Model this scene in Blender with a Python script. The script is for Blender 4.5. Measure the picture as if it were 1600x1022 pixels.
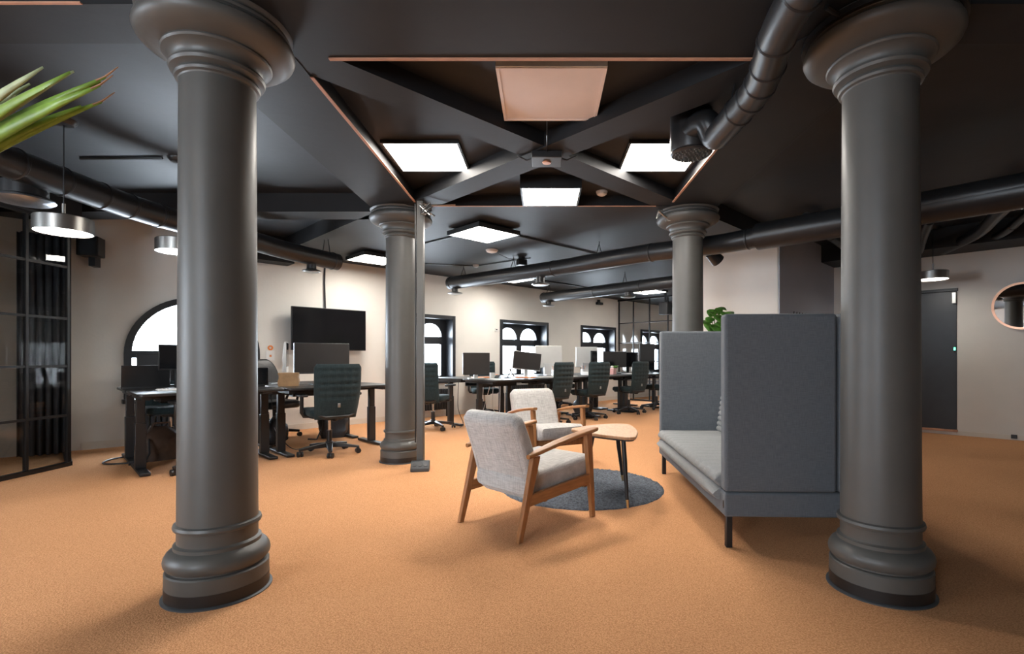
import bpy, bmesh, math, random
from mathutils import Vector, Matrix
R = math.radians
S2 = math.sqrt(2.0)
random.seed(7)
for o in list(bpy.data.objects): bpy.data.objects.remove(o)
scn = bpy.context.scene
C = scn.collection

# ------------------------------------------------------------------ camera / world / exposure
cd = bpy.data.cameras.new('camera'); cam = bpy.data.objects.new('camera', cd); C.objects.link(cam)
cam.location = (0, 0, 1.05); cam.rotation_euler = (R(90), 0, 0)
cd.sensor_width = 36; cd.sensor_fit = 'HORIZONTAL'; cd.lens = 36 * 790 / 1600
cd.shift_x = -50 / 1600; cd.shift_y = 49 / 1600; cd.clip_start = 0.02
scn.camera = cam
w = bpy.data.worlds.new('world'); scn.world = w; w.use_nodes = True
bg = w.node_tree.nodes['Background']
bg.inputs[0].default_value = (0.82, 0.91, 1.0, 1); bg.inputs[1].default_value = 11.0
scn.view_settings.view_transform = 'Standard'; scn.view_settings.look = 'None'
scn.view_settings.gamma = 1.0; scn.view_settings.use_curve_mapping = False
scn.view_settings.exposure = 1.8
PANEL = 11.0
WARM = (1.0, 0.94, 0.86)

# ------------------------------------------------------------------ materials
MATS = {}
def pm(name, col, rough=0.6, metal=0.0, var=0.0, vscale=8.0, bump=0.0, bscale=40.0, spec=0.5, stretch=None, sheen=0.0, col2=None):
    m = bpy.data.materials.new(name); m.use_nodes = True
    nt = m.node_tree; b = nt.nodes['Principled BSDF']
    b.inputs['Base Color'].default_value = (*col, 1); b.inputs['Roughness'].default_value = rough
    b.inputs['Metallic'].default_value = metal; b.inputs['Specular IOR Level'].default_value = spec
    if sheen: b.inputs['Sheen Weight'].default_value = sheen
    tc = nt.nodes.new('ShaderNodeTexCoord'); src = tc.outputs['Object']
    if stretch:
        mp = nt.nodes.new('ShaderNodeMapping'); mp.inputs['Scale'].default_value = stretch
        nt.links.new(src, mp.inputs[0]); src = mp.outputs[0]
    n = nt.nodes.new('ShaderNodeTexNoise'); n.inputs['Scale'].default_value = vscale; n.inputs['Detail'].default_value = 4
    nt.links.new(src, n.inputs['Vector'])
    rp = nt.nodes.new('ShaderNodeValToRGB')
    lo = col2 if col2 else tuple(max(0, c * (1 - var)) for c in col); hi = tuple(min(1, c * (1 + var)) for c in col)
    rp.color_ramp.elements[0].color = (*lo, 1); rp.color_ramp.elements[1].color = (*hi, 1)
    rp.color_ramp.elements[0].position = 0.3; rp.color_ramp.elements[1].position = 0.7
    nt.links.new(n.outputs['Fac'], rp.inputs[0]); nt.links.new(rp.outputs[0], b.inputs['Base Color'])
    if bump:
        n2 = nt.nodes.new('ShaderNodeTexNoise'); n2.inputs['Scale'].default_value = bscale; n2.inputs['Detail'].default_value = 3
        nt.links.new(src, n2.inputs['Vector'])
        bp = nt.nodes.new('ShaderNodeBump'); bp.inputs['Strength'].default_value = bump; bp.inputs['Distance'].default_value = 0.01
        nt.links.new(n2.outputs['Fac'], bp.inputs['Height']); nt.links.new(bp.outputs[0], b.inputs['Normal'])
    MATS[name] = m
    return m
def emit(name, col, s):
    m = bpy.data.materials.new(name); m.use_nodes = True; nt = m.node_tree
    b = nt.nodes['Principled BSDF']; b.inputs['Base Color'].default_value = (0.8, 0.8, 0.8, 1)
    b.inputs['Emission Color'].default_value = (*col, 1); b.inputs['Emission Strength'].default_value = s
    MATS[name] = m; return m
def glassmat(name, tint, ior=1.45):
    m = bpy.data.materials.new(name); m.use_nodes = True; nt = m.node_tree
    for n in list(nt.nodes): nt.nodes.remove(n)
    o = nt.nodes.new('ShaderNodeOutputMaterial'); mx = nt.nodes.new('ShaderNodeMixShader')
    t = nt.nodes.new('ShaderNodeBsdfTransparent'); t.inputs[0].default_value = (*tint, 1)
    g = nt.nodes.new('ShaderNodeBsdfGlossy'); g.inputs['Roughness'].default_value = 0.02
    f = nt.nodes.new('ShaderNodeFresnel'); f.inputs[0].default_value = ior
    ge = nt.nodes.new('ShaderNodeNewGeometry'); iv = nt.nodes.new('ShaderNodeMath'); iv.operation = 'SUBTRACT'; iv.inputs[0].default_value = 1.0
    ml = nt.nodes.new('ShaderNodeMath'); ml.operation = 'MULTIPLY'      # the second face of the pane adds no total reflection
    nt.links.new(ge.outputs['Backfacing'], iv.inputs[1]); nt.links.new(iv.outputs[0], ml.inputs[0]); nt.links.new(f.outputs[0], ml.inputs[1])
    nt.links.new(ml.outputs[0], mx.inputs[0]); nt.links.new(t.outputs[0], mx.inputs[1]); nt.links.new(g.outputs[0], mx.inputs[2])
    nt.links.new(mx.outputs[0], o.inputs[0]); MATS[name] = m; return m
def carpetmat():
    m = bpy.data.materials.new('carpet'); m.use_nodes = True; nt = m.node_tree; b = nt.nodes['Principled BSDF']
    b.inputs['Roughness'].default_value = 0.95; b.inputs['Specular IOR Level'].default_value = 0.1
    tc = nt.nodes.new('ShaderNodeTexCoord')
    v = nt.nodes.new('ShaderNodeTexVoronoi'); v.inputs['Scale'].default_value = 170; nt.links.new(tc.outputs['Object'], v.inputs['Vector'])
    n = nt.nodes.new('ShaderNodeTexNoise'); n.inputs['Scale'].default_value = 150; n.inputs['Detail'].default_value = 2; nt.links.new(tc.outputs['Object'], n.inputs['Vector'])
    big = nt.nodes.new('ShaderNodeTexNoise'); big.inputs['Scale'].default_value = 0.9; big.inputs['Detail'].default_value = 2; nt.links.new(tc.outputs['Object'], big.inputs['Vector'])
    sb = nt.nodes.new('ShaderNodeMath'); sb.operation = 'SUBTRACT'; nt.links.new(n.outputs['Fac'], sb.inputs[0])
    hv = nt.nodes.new('ShaderNodeMath'); hv.operation = 'MULTIPLY'; hv.inputs[1].default_value = 0.45; nt.links.new(v.outputs['Distance'], hv.inputs[0]); nt.links.new(hv.outputs[0], sb.inputs[1])
    rp = nt.nodes.new('ShaderNodeValToRGB'); rp.color_ramp.elements[0].position = 0.08; rp.color_ramp.elements[1].position = 0.52
    rp.color_ramp.elements[0].color = (0.57, 0.265, 0.118, 1); rp.color_ramp.elements[1].color = (0.84, 0.45, 0.228, 1)
    nt.links.new(sb.outputs[0], rp.inputs[0])
    mx = nt.nodes.new('ShaderNodeMixRGB'); mx.blend_type = 'MULTIPLY'; mx.inputs[0].default_value = 0.15
    nt.links.new(rp.outputs[0], mx.inputs[1]); nt.links.new(big.outputs['Fac'], mx.inputs[2]); nt.links.new(mx.outputs[0], b.inputs['Base Color'])
    bp = nt.nodes.new('ShaderNodeBump'); bp.inputs['Strength'].default_value = 0.45; bp.inputs['Distance'].default_value = 0.003
    nt.links.new(v.outputs['Distance'], bp.inputs['Height']); bp.invert = True; nt.links.new(bp.outputs[0], b.inputs['Normal'])
    MATS['carpet'] = m
def woven(name, c1, c2, scale=260, rough=0.9):
    m = bpy.data.materials.new(name); m.use_nodes = True; nt = m.node_tree; b = nt.nodes['Principled BSDF']
    b.inputs['Roughness'].default_value = rough; b.inputs['Specular IOR Level'].default_value = 0.2; b.inputs['Sheen Weight'].default_value = 0.1
    tc = nt.nodes.new('ShaderNodeTexCoord'); outs = []
    for s in ((1, 0.07, 0.07), (0.07, 1, 1)):
        mp = nt.nodes.new('ShaderNodeMapping'); mp.inputs['Scale'].default_value = s; nt.links.new(tc.outputs['Object'], mp.inputs[0])
        n = nt.nodes.new('ShaderNodeTexNoise'); n.inputs['Scale'].default_value = scale; n.inputs['Detail'].default_value = 2
        nt.links.new(mp.outputs[0], n.inputs['Vector']); outs.append(n.outputs['Fac'])
    ad = nt.nodes.new('ShaderNodeMath'); ad.operation = 'ADD'; nt.links.new(outs[0], ad.inputs[0]); nt.links.new(outs[1], ad.inputs[1])
    hf = nt.nodes.new('ShaderNodeMath'); hf.operation = 'MULTIPLY'; hf.inputs[1].default_value = 0.5; nt.links.new(ad.outputs[0], hf.inputs[0])
    rp = nt.nodes.new('ShaderNodeValToRGB'); rp.color_ramp.elements[0].position = 0.36; rp.color_ramp.elements[1].position = 0.64
    rp.color_ramp.elements[0].color = (*c1, 1); rp.color_ramp.elements[1].color = (*c2, 1)
    nt.links.new(hf.outputs[0], rp.inputs[0]); nt.links.new(rp.outputs[0], b.inputs['Base Color'])
    bp = nt.nodes.new('ShaderNodeBump'); bp.inputs['Strength'].default_value = 0.25; bp.inputs['Distance'].default_value = 0.003
    nt.links.new(hf.outputs[0], bp.inputs['Height']); nt.links.new(bp.outputs[0], b.inputs['Normal'])
    MATS[name] = m
carpetmat()
pm('ceil_paint', (0.021, 0.0245, 0.030), 0.55, spec=0.35, var=0.12, vscale=3, bump=0.08, bscale=14)
pm('beam_paint', (0.015, 0.0152, 0.0165), 0.55, spec=0.25, var=0.12, vscale=3, bump=0.08, bscale=14)
pm('wall_paint', (0.70, 0.67, 0.62), 0.75, var=0.035, vscale=2.2, bump=0.1, bscale=30)
pm('skirting', (0.66, 0.61, 0.54), 0.6, var=0.02)
pm('black_wall', (0.03, 0.03, 0.032), 0.7, var=0.1)
pm('column_paint', (0.078, 0.075, 0.069), 0.45, var=0.07, vscale=5, bump=0.06, bscale=22)
pm('column_black', (0.012, 0.011, 0.011), 0.4, var=0.2)
pm('collar_rubber', (0.05, 0.055, 0.06), 0.5, var=0.2)
pm('raw_wood', (0.52, 0.27, 0.17), 0.6, var=0.14, vscale=9, stretch=(1, 1, 1))
pm('window_black', (0.017, 0.019, 0.023), 0.33, var=0.12)
pm('frame_black', (0.010, 0.010, 0.011), 0.4, var=0.1)
pm('duct_black', (0.016, 0.016, 0.017), 0.36, var=0.15, vscale=10, bump=0.05, bscale=20)
pm('steel', (0.42, 0.41, 0.39), 0.32, metal=1.0, var=0.05)
pm('chrome', (0.65, 0.65, 0.66), 0.15, metal=1.0, var=0.03)
pm('desk_top', (0.016, 0.016, 0.017), 0.38, var=0.15, vscale=20)
pm('black_metal', (0.012, 0.012, 0.013), 0.42, var=0.15)
pm('black_plastic', (0.014, 0.014, 0.015), 0.35, var=0.15)
pm('screen', (0.006, 0.006, 0.007), 0.12, var=0.1)
pm('screen_matte', (0.030, 0.027, 0.026), 0.4, var=0.05)
pm('white_plastic', (0.72, 0.71, 0.69), 0.4, var=0.02)
pm('alu', (0.68, 0.68, 0.68), 0.35, metal=0.7, var=0.03)
woven('chair_green', (0.014, 0.024, 0.027), (0.026, 0.042, 0.046), 200)
woven('linen', (0.34, 0.325, 0.31), (0.56, 0.545, 0.525), 230)
woven('sofa_grey', (0.092, 0.101, 0.113), (0.128, 0.138, 0.151), 320)
woven('sofa_seat', (0.19, 0.195, 0.197), (0.25, 0.255, 0.258), 320)
pm('chair_wood', (0.33, 0.140, 0.048), 0.42, var=0.22, vscale=11, stretch=(6, 6, 0.7))
pm('chair_wood_arm', (0.34, 0.148, 0.052), 0.40, var=0.22, vscale=11, stretch=(6, 0.7, 6))
pm('table_wood', (0.50, 0.285, 0.155), 0.4, var=0.2, vscale=12, stretch=(6, 1, 1))
pm('brass', (0.62, 0.43, 0.20), 0.3, metal=1.0, var=0.05)
pm('copper', (0.62, 0.33, 0.22), 0.3, metal=1.0, var=0.05)
pm('rug', (0.115, 0.128, 0.150), 0.95, var=0.45, vscale=60, bump=0.8, bscale=160, spec=0.1)
pm('leather', (0.018, 0.018, 0.020), 0.4, var=0.25, bump=0.2, bscale=60)
pm('bag_brown', (0.055, 0.030, 0.018), 0.6, var=0.4, bump=0.4, bscale=30)
pm('kraft', (0.48, 0.30, 0.16), 0.75, var=0.15, vscale=12)
pm('paper', (0.78, 0.77, 0.75), 0.7, var=0.02)
pm('orange', (0.75, 0.23, 0.06), 0.5, var=0.1)
pm('pink', (0.75, 0.42, 0.40), 0.6, var=0.1)
pm('leaf', (0.085, 0.23, 0.030), 0.38, var=0.35, vscale=9, bump=0.1, bscale=30)
pm('palm', (0.22, 0.36, 0.055), 0.42, var=0.4, vscale=14, stretch=(1, 1, 1))
pm('palm_pale', (0.42, 0.48, 0.27), 0.45, var=0.3, vscale=14)
pm('dry_tip', (0.30, 0.15, 0.075), 0.7, var=0.3, vscale=30)
pm('stem', (0.12, 0.16, 0.04), 0.6, var=0.3)
pm('pot', (0.055, 0.055, 0.058), 0.6, var=0.1)
pm('soil', (0.03, 0.02, 0.014), 0.95, var=0.4, bump=0.5)
pm('pot_white', (0.7, 0.68, 0.65), 0.45, var=0.04)
pm('curtain', (0.075, 0.078, 0.088), 0.9, var=0.15, bump=0.2, bscale=80)
pm('door_paint', (0.026, 0.029, 0.034), 0.4, var=0.08)
pm('panel_off', (0.80, 0.67, 0.61), 0.5, var=0.02)
pm('mirror', (0.85, 0.85, 0.85), 0.02, metal=1.0)
pm('detector', (0.66, 0.60, 0.55), 0.5, var=0.03)
pm('pale_edge', (0.55, 0.56, 0.57), 0.35, var=0.15, bump=0.3, bscale=30)
pm('foil', (0.45, 0.47, 0.50), 0.3, metal=0.9, var=0.2, bump=0.5, bscale=25)
pm('radiator', (0.02, 0.02, 0.022), 0.45, var=0.1)
pm('bowl', (0.40, 0.42, 0.43), 0.3, var=0.1)
glassmat('pane_glass', (0.97, 0.985, 1.0))
glassmat('partition_glass', (0.86, 0.88, 0.89), 1.5)
emit('panel_light', WARM, PANEL)
emit('pendant_light', WARM, 9.0)
emit('green_light', (0.05, 0.9, 0.5), 1.2)

# ------------------------------------------------------------------ mesh helpers
class MB:
    def __init__(self): self.v = []; self.f = []
    def add(self, vs, fs, M=None):
        n = len(self.v)
        for p in vs:
            p = Vector(p); self.v.append(M @ p if M else p)
        for f in fs: self.f.append([i + n for i in f])
        return self
    def box(self, x0, x1, y0, y1, z0, z1, M=None):
        return self.add([(x0,y0,z0),(x1,y0,z0),(x1,y1,z0),(x0,y1,z0),(x0,y0,z1),(x1,y0,z1),(x1,y1,z1),(x0,y1,z1)],
                 [(0,3,2,1),(4,5,6,7),(0,1,5,4),(1,2,6,5),(2,3,7,6),(3,0,4,7)], M)
    def prism(self, poly, z0, z1, M=None):
        n = len(poly)
        return self.add([(x,y,z0) for x,y in poly] + [(x,y,z1) for x,y in poly],
                 [list(range(n))[::-1], list(range(n, 2*n))] + [(i,(i+1)%n,n+(i+1)%n,n+i) for i in range(n)], M)
    def xz(self, poly, y0, y1, M=None):           # polygon in x,z, extruded along y
        n = len(poly)
        return self.add([(x,y0,z) for x,z in poly] + [(x,y1,z) for x,z in poly],
                 [list(range(n)), list(range(n, 2*n))[::-1]] + [(i,n+i,n+(i+1)%n,(i+1)%n) for i in range(n)], M)
    def yz(self, poly, x0, x1, M=None):
        n = len(poly)
        return self.add([(x0,y,z) for y,z in poly] + [(x1,y,z) for y,z in poly],
                 [list(range(n)), list(range(n, 2*n))[::-1]] + [(i,n+i,n+(i+1)%n,(i+1)%n) for i in range(n)], M)
    def lathe(self, prof, n=32, M=None, caps=True):
        vs = []; fs = []
        for r, z in prof:
            for k in range(n):
                a = 2*math.pi*k/n; vs.append((r*math.cos(a), r*math.sin(a), z))
        for j in range(len(prof)-1):
            for k in range(n):
                fs.append((j*n+k, j*n+(k+1)%n, (j+1)*n+(k+1)%n, (j+1)*n+k))
        if caps:
            fs.append(list(range(n))[::-1]); fs.append([(len(prof)-1)*n+k for k in range(n)])
        return self.add(vs, fs, M)
    def tube(self, path, r, n=12, caps=True, flat=1.0):
        path = [Vector(p) for p in path]; m = len(path)
        rs = r if isinstance(r, (list, tuple)) else [r]*m
        T = []
        for i in range(m):
            a = path[max(0,i-1)]; b = path[min(m-1,i+1)]; T.append((b-a).normalized())
        up = Vector((0,0,1)) if abs(T[0].z) < 0.9 else Vector((1,0,0))
        N = (up - T[0]*up.dot(T[0])).normalized(); vs = []; fs = []
        for i in range(m):
            N = (N - T[i]*N.dot(T[i])).normalized(); B = T[i].cross(N)
            for k in range(n):
                a = 2*math.pi*k/n
                vs.append(path[i] + (N*math.cos(a)*flat + B*math.sin(a))*rs[i])
        for i in range(m-1):
            for k in range(n): fs.append((i*n+k, i*n+(k+1)%n, (i+1)*n+(k+1)%n, (i+1)*n+k))
        if caps: fs.append(list(range(n))[::-1]); fs.append([(m-1)*n+k for k in range(n)])
        return self.add(vs, fs)
    def loft(self, secs):                          # list of equal-length closed sections
        n = len(secs[0]); vs = [p for s in secs for p in s]; fs = []
        for i in range(len(secs)-1):
            for k in range(n): fs.append((i*n+k, i*n+(k+1)%n, (i+1)*n+(k+1)%n, (i+1)*n+k))
        fs.append(list(range(n))[::-1]); fs.append([(len(secs)-1)*n+k for k in range(n)])
        return self.add(vs, fs)
    def build(self, name, mat, parent=None, bevel=0.0, seg=2, smooth=35, subsurf=0):
        me = bpy.data.meshes.new(name); me.from_pydata([tuple(p) for p in self.v], [], self.f)
        bm = bmesh.new(); bm.from_mesh(me); bmesh.ops.recalc_face_normals(bm, faces=bm.faces); bm.to_mesh(me); bm.free()
        for p in me.polygons: p.use_smooth = True
        if not subsurf: me.set_sharp_from_angle(angle=R(smooth))
        me.materials.append(MATS[mat]); me.update()
        o = bpy.data.objects.new(name, me); C.objects.link(o)
        if parent: o.parent = parent
        if bevel:
            b = o.modifiers.new('bevel', 'BEVEL'); b.width = bevel; b.segments = seg; b.limit_method = 'ANGLE'; b.angle_limit = R(40)
        if subsurf:
            s = o.modifiers.new('sub', 'SUBSURF'); s.levels = subsurf; s.render_levels = subsurf
        return o
def E(e1, e2, z=0.0): return Vector(((e1-e2)/S2, (e1+e2)/S2, z))
def tag(o, label, cat, group=None):
    o['label'] = label; o['category'] = cat
    if group: o['group'] = group
    return o
def thing(name, label, cat, loc=(0,0,0), rz=0.0, group=None):
    o = bpy.data.objects.new(name, None); o.empty_display_size = 0.1; C.objects.link(o)
    o.location = loc; o.rotation_euler = (0, 0, rz); return tag(o, label, cat, group)
def struct(o, label=None):
    o['kind'] = 'structure'
    if label: o['label'] = label
    return o
def dup(root, loc, rz, label):
    r = root.copy(); C.objects.link(r); r.location = loc; r.rotation_euler = (0, 0, rz); r['label'] = label
    for ch in list(root.children):
        c = ch.copy(); C.objects.link(c); c.parent = r
        for g in list(ch.children):
            d = g.copy(); C.objects.link(d); d.parent = c
    return r
def roundpath(pts, rad, n=7):
    pts = [Vector(p) for p in pts]; out = [pts[0]]
    for i in range(1, len(pts)-1):
        a, b, c = pts[i-1], pts[i], pts[i+1]
        d = min(rad, (a-b).length*0.48, (c-b).length*0.48)
        p = b + (a-b).normalized()*d; q = b + (c-b).normalized()*d
        for k in range(n+1):
            t = k/n; out.append(p*(1-t)**2 + b*2*t*(1-t) + q*t*t)
    out.append(pts[-1]); return out
def rrect(x0, x1, y0, y1, r, n=5):
    out = []
    for cx, cy, a0 in ((x1-r, y0+r, -90), (x1-r, y1-r, 0), (x0+r, y1-r, 90), (x0+r, y0+r, 180)):
        for k in range(n+1):
            a = R(a0 + 90*k/n); out.append((cx + r*math.cos(a), cy + r*math.sin(a)))
    return out
def place(o, loc, rz=0.0): o.location = loc; o.rotation_euler = (0, 0, rz); return o
Q = R(45)

# ------------------------------------------------------------------ room shell
CZ, SZ = 2.74, 2.55          # upper ceiling, soffit of beams
we = 7.83                    # window wall along e1
PLAN = [(-7.3, -3.3), (9.5, -3.3), (9.5, 3.4)] + [tuple(E(*q))[:2] for q in ((9.13, -4.1), (9.13, 3.4), (14.35, 3.4), (14.35, 8.17), (-2.3, 8.17))] + [(-7.3, 3.9)]
struct(MB().prism(PLAN, -0.12, 0).build('floor', 'carpet'), 'orange woven carpet floor')
ceil = struct(MB().prism(PLAN, CZ, CZ+0.15).build('ceiling', 'ceil_paint'), 'black painted coffered ceiling')
def beam(mb, nm='beam'): return mb.build(nm, 'beam_paint', ceil)
beam(MB().box(-1.717, -1.244, 2.41, 5.17, SZ, CZ))
beam(MB().box(1.244, 1.717, 2.41, 5.17, SZ, CZ))
beam(MB().box(-1.717, 1.717, 2.06, 2.52, SZ, CZ))
beam(MB().box(-7.4, -1.717, 2.14, 2.41, SZ, CZ))
beam(MB().box(1.717, 7.4, 2.14, 2.41, SZ, CZ))
beam(MB().box(-7.4, -1.717, 5.17, 5.46, SZ, CZ))
for sx in (-1, 1):
    M = Matrix.Translation((0, 3.75, 0)) @ Matrix.Rotation(sx*Q, 4, 'Z')
    beam(MB().box(-1.9, 1.9, -0.12, 0.12, SZ+0.004*sx, CZ, M), 'diagonal_beam')
beam(MB().box(-1.244, 1.244, 2.52, 4.98, 2.655, CZ), 'coffer_panel')
low = [(-1.717, 4.98), (1.717, 4.98), (1.717, 5.3), (2.96, 6.55), tuple(E(14.1, 3.6))[:2], tuple(E(14.1, we))[:2]]
a = E(2.44, we); low += [(a.x, a.y), (-2.01, 5.46), (-1.717, 5.17)]
beam(MB().prism(low, SZ, CZ), 'soffit')
o = beam(MB().box(1.25, 2.56, 7.55, we, 2.39, CZ), 'wall_soffit'); o.rotation_euler.z = Q
o = beam(MB().box(8.25, 8.95, -4.5, 3.6, 2.48, CZ), 'wall_soffit'); o.rotation_euler.z = Q
o = beam(MB().box(8.25, 8.6, 2.5, 3.9, 2.48, CZ), 'wall_soffit'); o.rotation_euler.z = Q
beam(MB().box(-4.75, -4.55, -2, 4.98, 2.375, CZ), 'bulkhead')
# raw timber strips edging the central coffer
def strip(i, p, q, wd=0.020, z0=SZ-0.006, label='raw timber edge strip'):
    p, q = Vector((*p, 0)), Vector((*q, 0)); d = (q-p).normalized(); n = Vector((-d.y, d.x, 0))*wd/2
    struct(MB().prism([(p-n)[:2], (q-n)[:2], (q+n)[:2], (p+n)[:2]], z0, SZ).build('trim_%d' % i, 'raw_wood'), label)
strip(1, (-1.075, 2.53), (1.075, 2.53)); strip(2, (-1.235, 2.69), (-1.235, 4.84))
strip(3, (1.235, 2.69), (1.235, 4.84)); strip(4, (-1.10, 4.972), (1.10, 4.972), 0.014)
strip(5, (-3.6, 2.13), (-1.95, 2.13), 0.014)

# window wall (local x = along the wall, local y = depth)
RECTS = [(4.10, 5.48), (6.57, 7.95), (9.05, 10.40), (11.52, 12.88)]
ARC_C, ARC_R, ARC_Z, ARC_B = 1.455, 0.735, 1.10, 0.56
wz0, wz1 = 0.60, 1.835
w_in, w_out = we, we + 0.34
def arch_pts(cx, r, z, n=20): return [(cx - r*math.cos(math.pi*k/n), z + r*math.sin(math.pi*k/n)) for k in range(n+1)]
m = MB(); TOP = CZ
xs = [-2.6, ARC_C-ARC_R, ARC_C+ARC_R] + [v for r in RECTS for v in r] + [14.3]
for i in range(0, len(xs)-1, 2): m.box(xs[i], xs[i+1], w_in, w_out, 0, TOP)
for a0, b0 in RECTS: m.box(a0, b0, w_in, w_out, 0, wz0).box(a0, b0, w_in, w_out, wz1, TOP)
m.box(ARC_C-ARC_R, ARC_C+ARC_R, w_in, w_out, 0, ARC_B)
ap = arch_pts(ARC_C, ARC_R, ARC_Z)
for (x0, z0), (x1, z1) in zip(ap, ap[1:]): m.xz([(x0, z0), (x1, z1), (x1, TOP), (x0, TOP)], w_in, w_out)
wall = m.build('wall_back', 'wall_paint'); wall.rotation_euler.z = Q; struct(wall, 'pale beige plaster wall with arched windows')
b = MB().box(0.35, 14.2, we-0.014, we, 0, 0.085).build('baseboard_back', 'skirting'); b.rotation_euler.z = Q; struct(b, 'pale skirting board below the windows')

def plate_with_arches(m, x0, x1, z0, z1, y0, y1, lights, zl0, zl1, zs, r):
    """window leaf with, per light, a square opening zl0..zl1 and a half-round one springing at zs"""
    edges = [x0]
    for c in lights: edges += [c-r, c+r]
    edges.append(x1)
    for i in range(0, len(edges), 2): m.box(edges[i], edges[i+1], y0, y1, z0, z1)
    for c in lights:
        m.box(c-r, c+r, y0, y1, z0, zl0).box(c-r, c+r, y0, y1, zl1, zs)
        pts = arch_pts(c, r, zs, 14)
        for (xa, za), (xb, zb) in zip(pts, pts[1:]): m.xz([(xa, za), (xb, zb), (xb, z1), (xa, z1)], y0, y1)
for i, (a0, b0) in enumerate(RECTS):
    win = bpy.data.objects.new('window_%d' % (i+2), None); C.objects.link(win); win.rotation_euler.z = Q
    win.location = E((a0+b0)/2, we); struct(win, 'black casement window with two round-headed lights')
    h = (b0-a0)/2; t = 0.065
    m = MB().box(-h, -h+t, -0.03, 0.27, wz0, wz1).box(h-t, h, -0.03, 0.27, wz0, wz1).box(-h+t, h-t, -0.03, 0.27, wz1-t, wz1)
    m.build('casing', 'window_black', win, 0.004)
    MB().box(-h+t, h-t, -0.06, 0.27, wz0, wz0+0.05).build('sill', 'window_black', win, 0.006)
    ih = h - t; lc = (0.05 + (ih-0.09))/2; lr = (ih-0.09-0.05)/2
    m = MB(); plate_with_arches(m, -ih, ih, wz0+0.05, wz1-t, 0.20, 0.27, (-lc, lc), 0.71, 1.33, 1.45, lr)
    m.build('frame', 'window_black', win)
    for c in (-lc, lc):
        MB().box(c-lr, c+lr, 0.235, 0.241, 0.71, 1.33).build('pane', 'pane_glass', win)
        MB().xz(arch_pts(c, lr, 1.45, 14), 0.235, 0.241).build('arched_pane', 'pane_glass', win)
        m = MB()
        for s in (-1, 1): m.box(c+s*(lr-0.012)-0.012, c+s*(lr-0.012)+0.012, 0.185, 0.2, 0.71, 1.33)
        m.box(c-lr, c+lr, 0.185, 0.2, 0.71, 0.73).box(c-lr, c+lr, 0.185, 0.2, 1.31, 1.33)
        m.build('sash', 'window_black', win)
win = bpy.data.objects.new('window_1', None); C.objects.link(win); win.rotation_euler.z = Q
win.location = E(ARC_C, we); struct(win, 'large black half-round arched window')
r1 = ARC_R; r0 = ARC_R-0.075
m = MB(); po = arch_pts(0, r1, ARC_Z, 28); pi_ = arch_pts(0, r0, ARC_Z, 28)
for k in range(28): m.xz([po[k], po[k+1], pi_[k+1], pi_[k]], -0.03, 0.24)
m.box(-r1, -r0, -0.03, 0.24, ARC_B, ARC_Z).box(r0, r1, -0.03, 0.24, ARC_B, ARC_Z)
m.build('casing', 'window_black', win)
MB().box(-r0, r0, 0.12, 0.24, ARC_Z-0.045, ARC_Z+0.045).build('transom', 'window_black', win, 0.004)
MB().box(-r1-0.02, r1+0.02, -0.12, 0.24, ARC_B-0.05, ARC_B).build('sill', 'window_black', win, 0.006)
MB().xz(arch_pts(0, r0, ARC_Z, 28), 0.19, 0.196).build('arched_pane', 'pane_glass', win)
for s in (-1, 1):
    MB().box(min(0, s*r0), max(0, s*r0), 0.19, 0.196, ARC_B, ARC_Z-0.045).build('pane', 'pane_glass', win)
MB().box(-0.04, 0.04, 0.15, 0.24, ARC_B, ARC_Z-0.045).build('mullion', 'window_black', win, 0.004)

# core block, door wall, remaining shell
pm('core_cool_tint', (0.40, 0.43, 0.50), 0.7, var=0.04, vscale=2)  # cool daylight on this one face is put into its colour
cA = Vector((2.07, 7.27)); cB = Vector((2.96, 6.38)); cCc = Vector((4.60, 8.02))
far1 = E(14.1, 3.68)
struct(MB().prism([tuple(cA), tuple(cB), tuple(cCc), (6.6, 10.2), tuple(far1)[:2]], 0, CZ).build('wall_core', 'wall_paint', bevel=0.015), 'beige corner of the central core wall')
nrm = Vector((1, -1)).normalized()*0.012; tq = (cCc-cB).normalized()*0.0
struct(MB().prism([tuple(cB+tq+nrm*0.1), tuple(cB+tq+nrm), tuple(cCc+nrm), tuple(cCc)], 0, CZ-0.01).build('wall_core_side', 'core_cool_tint'), 'side of the core wall with cool daylight painted in as bluish grey')
dw = 12.56/S2
o = MB().box(dw, dw+0.25, -5.6, 2.475, 0, CZ).box(dw, dw+0.25, -4.6, -4.3, 0, CZ).build('wall_right', 'wall_paint'); o.rotation_euler.z = Q
struct(o, 'dim taupe wall with the dark door and round mirror')
o = MB().box(dw-0.014, dw, -5.5, 0.905, 0, 0.06).build('baseboard_right', 'skirting'); o.rotation_euler.z = Q; struct(o, 'pale skirting on the dim wall')
o = MB().box(14.1, 14.35, 3.4, 8.2, 0, CZ).build('wall_far', 'wall_paint'); o.rotation_euler.z = Q; struct(o, 'end wall beyond the far glass partition')
m = MB(); lops = [(-0.6, 1.0)]; ly = [-3.2] + [v for q in lops for v in q] + [4.2]  # opening for an unseen window, added to let daylight in from the left
for i in range(0, len(ly), 2): m.box(-7.3, -7.05, ly[i], ly[i+1], 0, CZ)
for a0, b0 in lops: m.box(-7.3, -7.05, a0, b0, 0, 0.7).box(-7.3, -7.05, a0, b0, 2.2, CZ)
struct(m.build('wall_left', 'wall_paint'), 'beige wall on the far left behind the glass meeting room')
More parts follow.
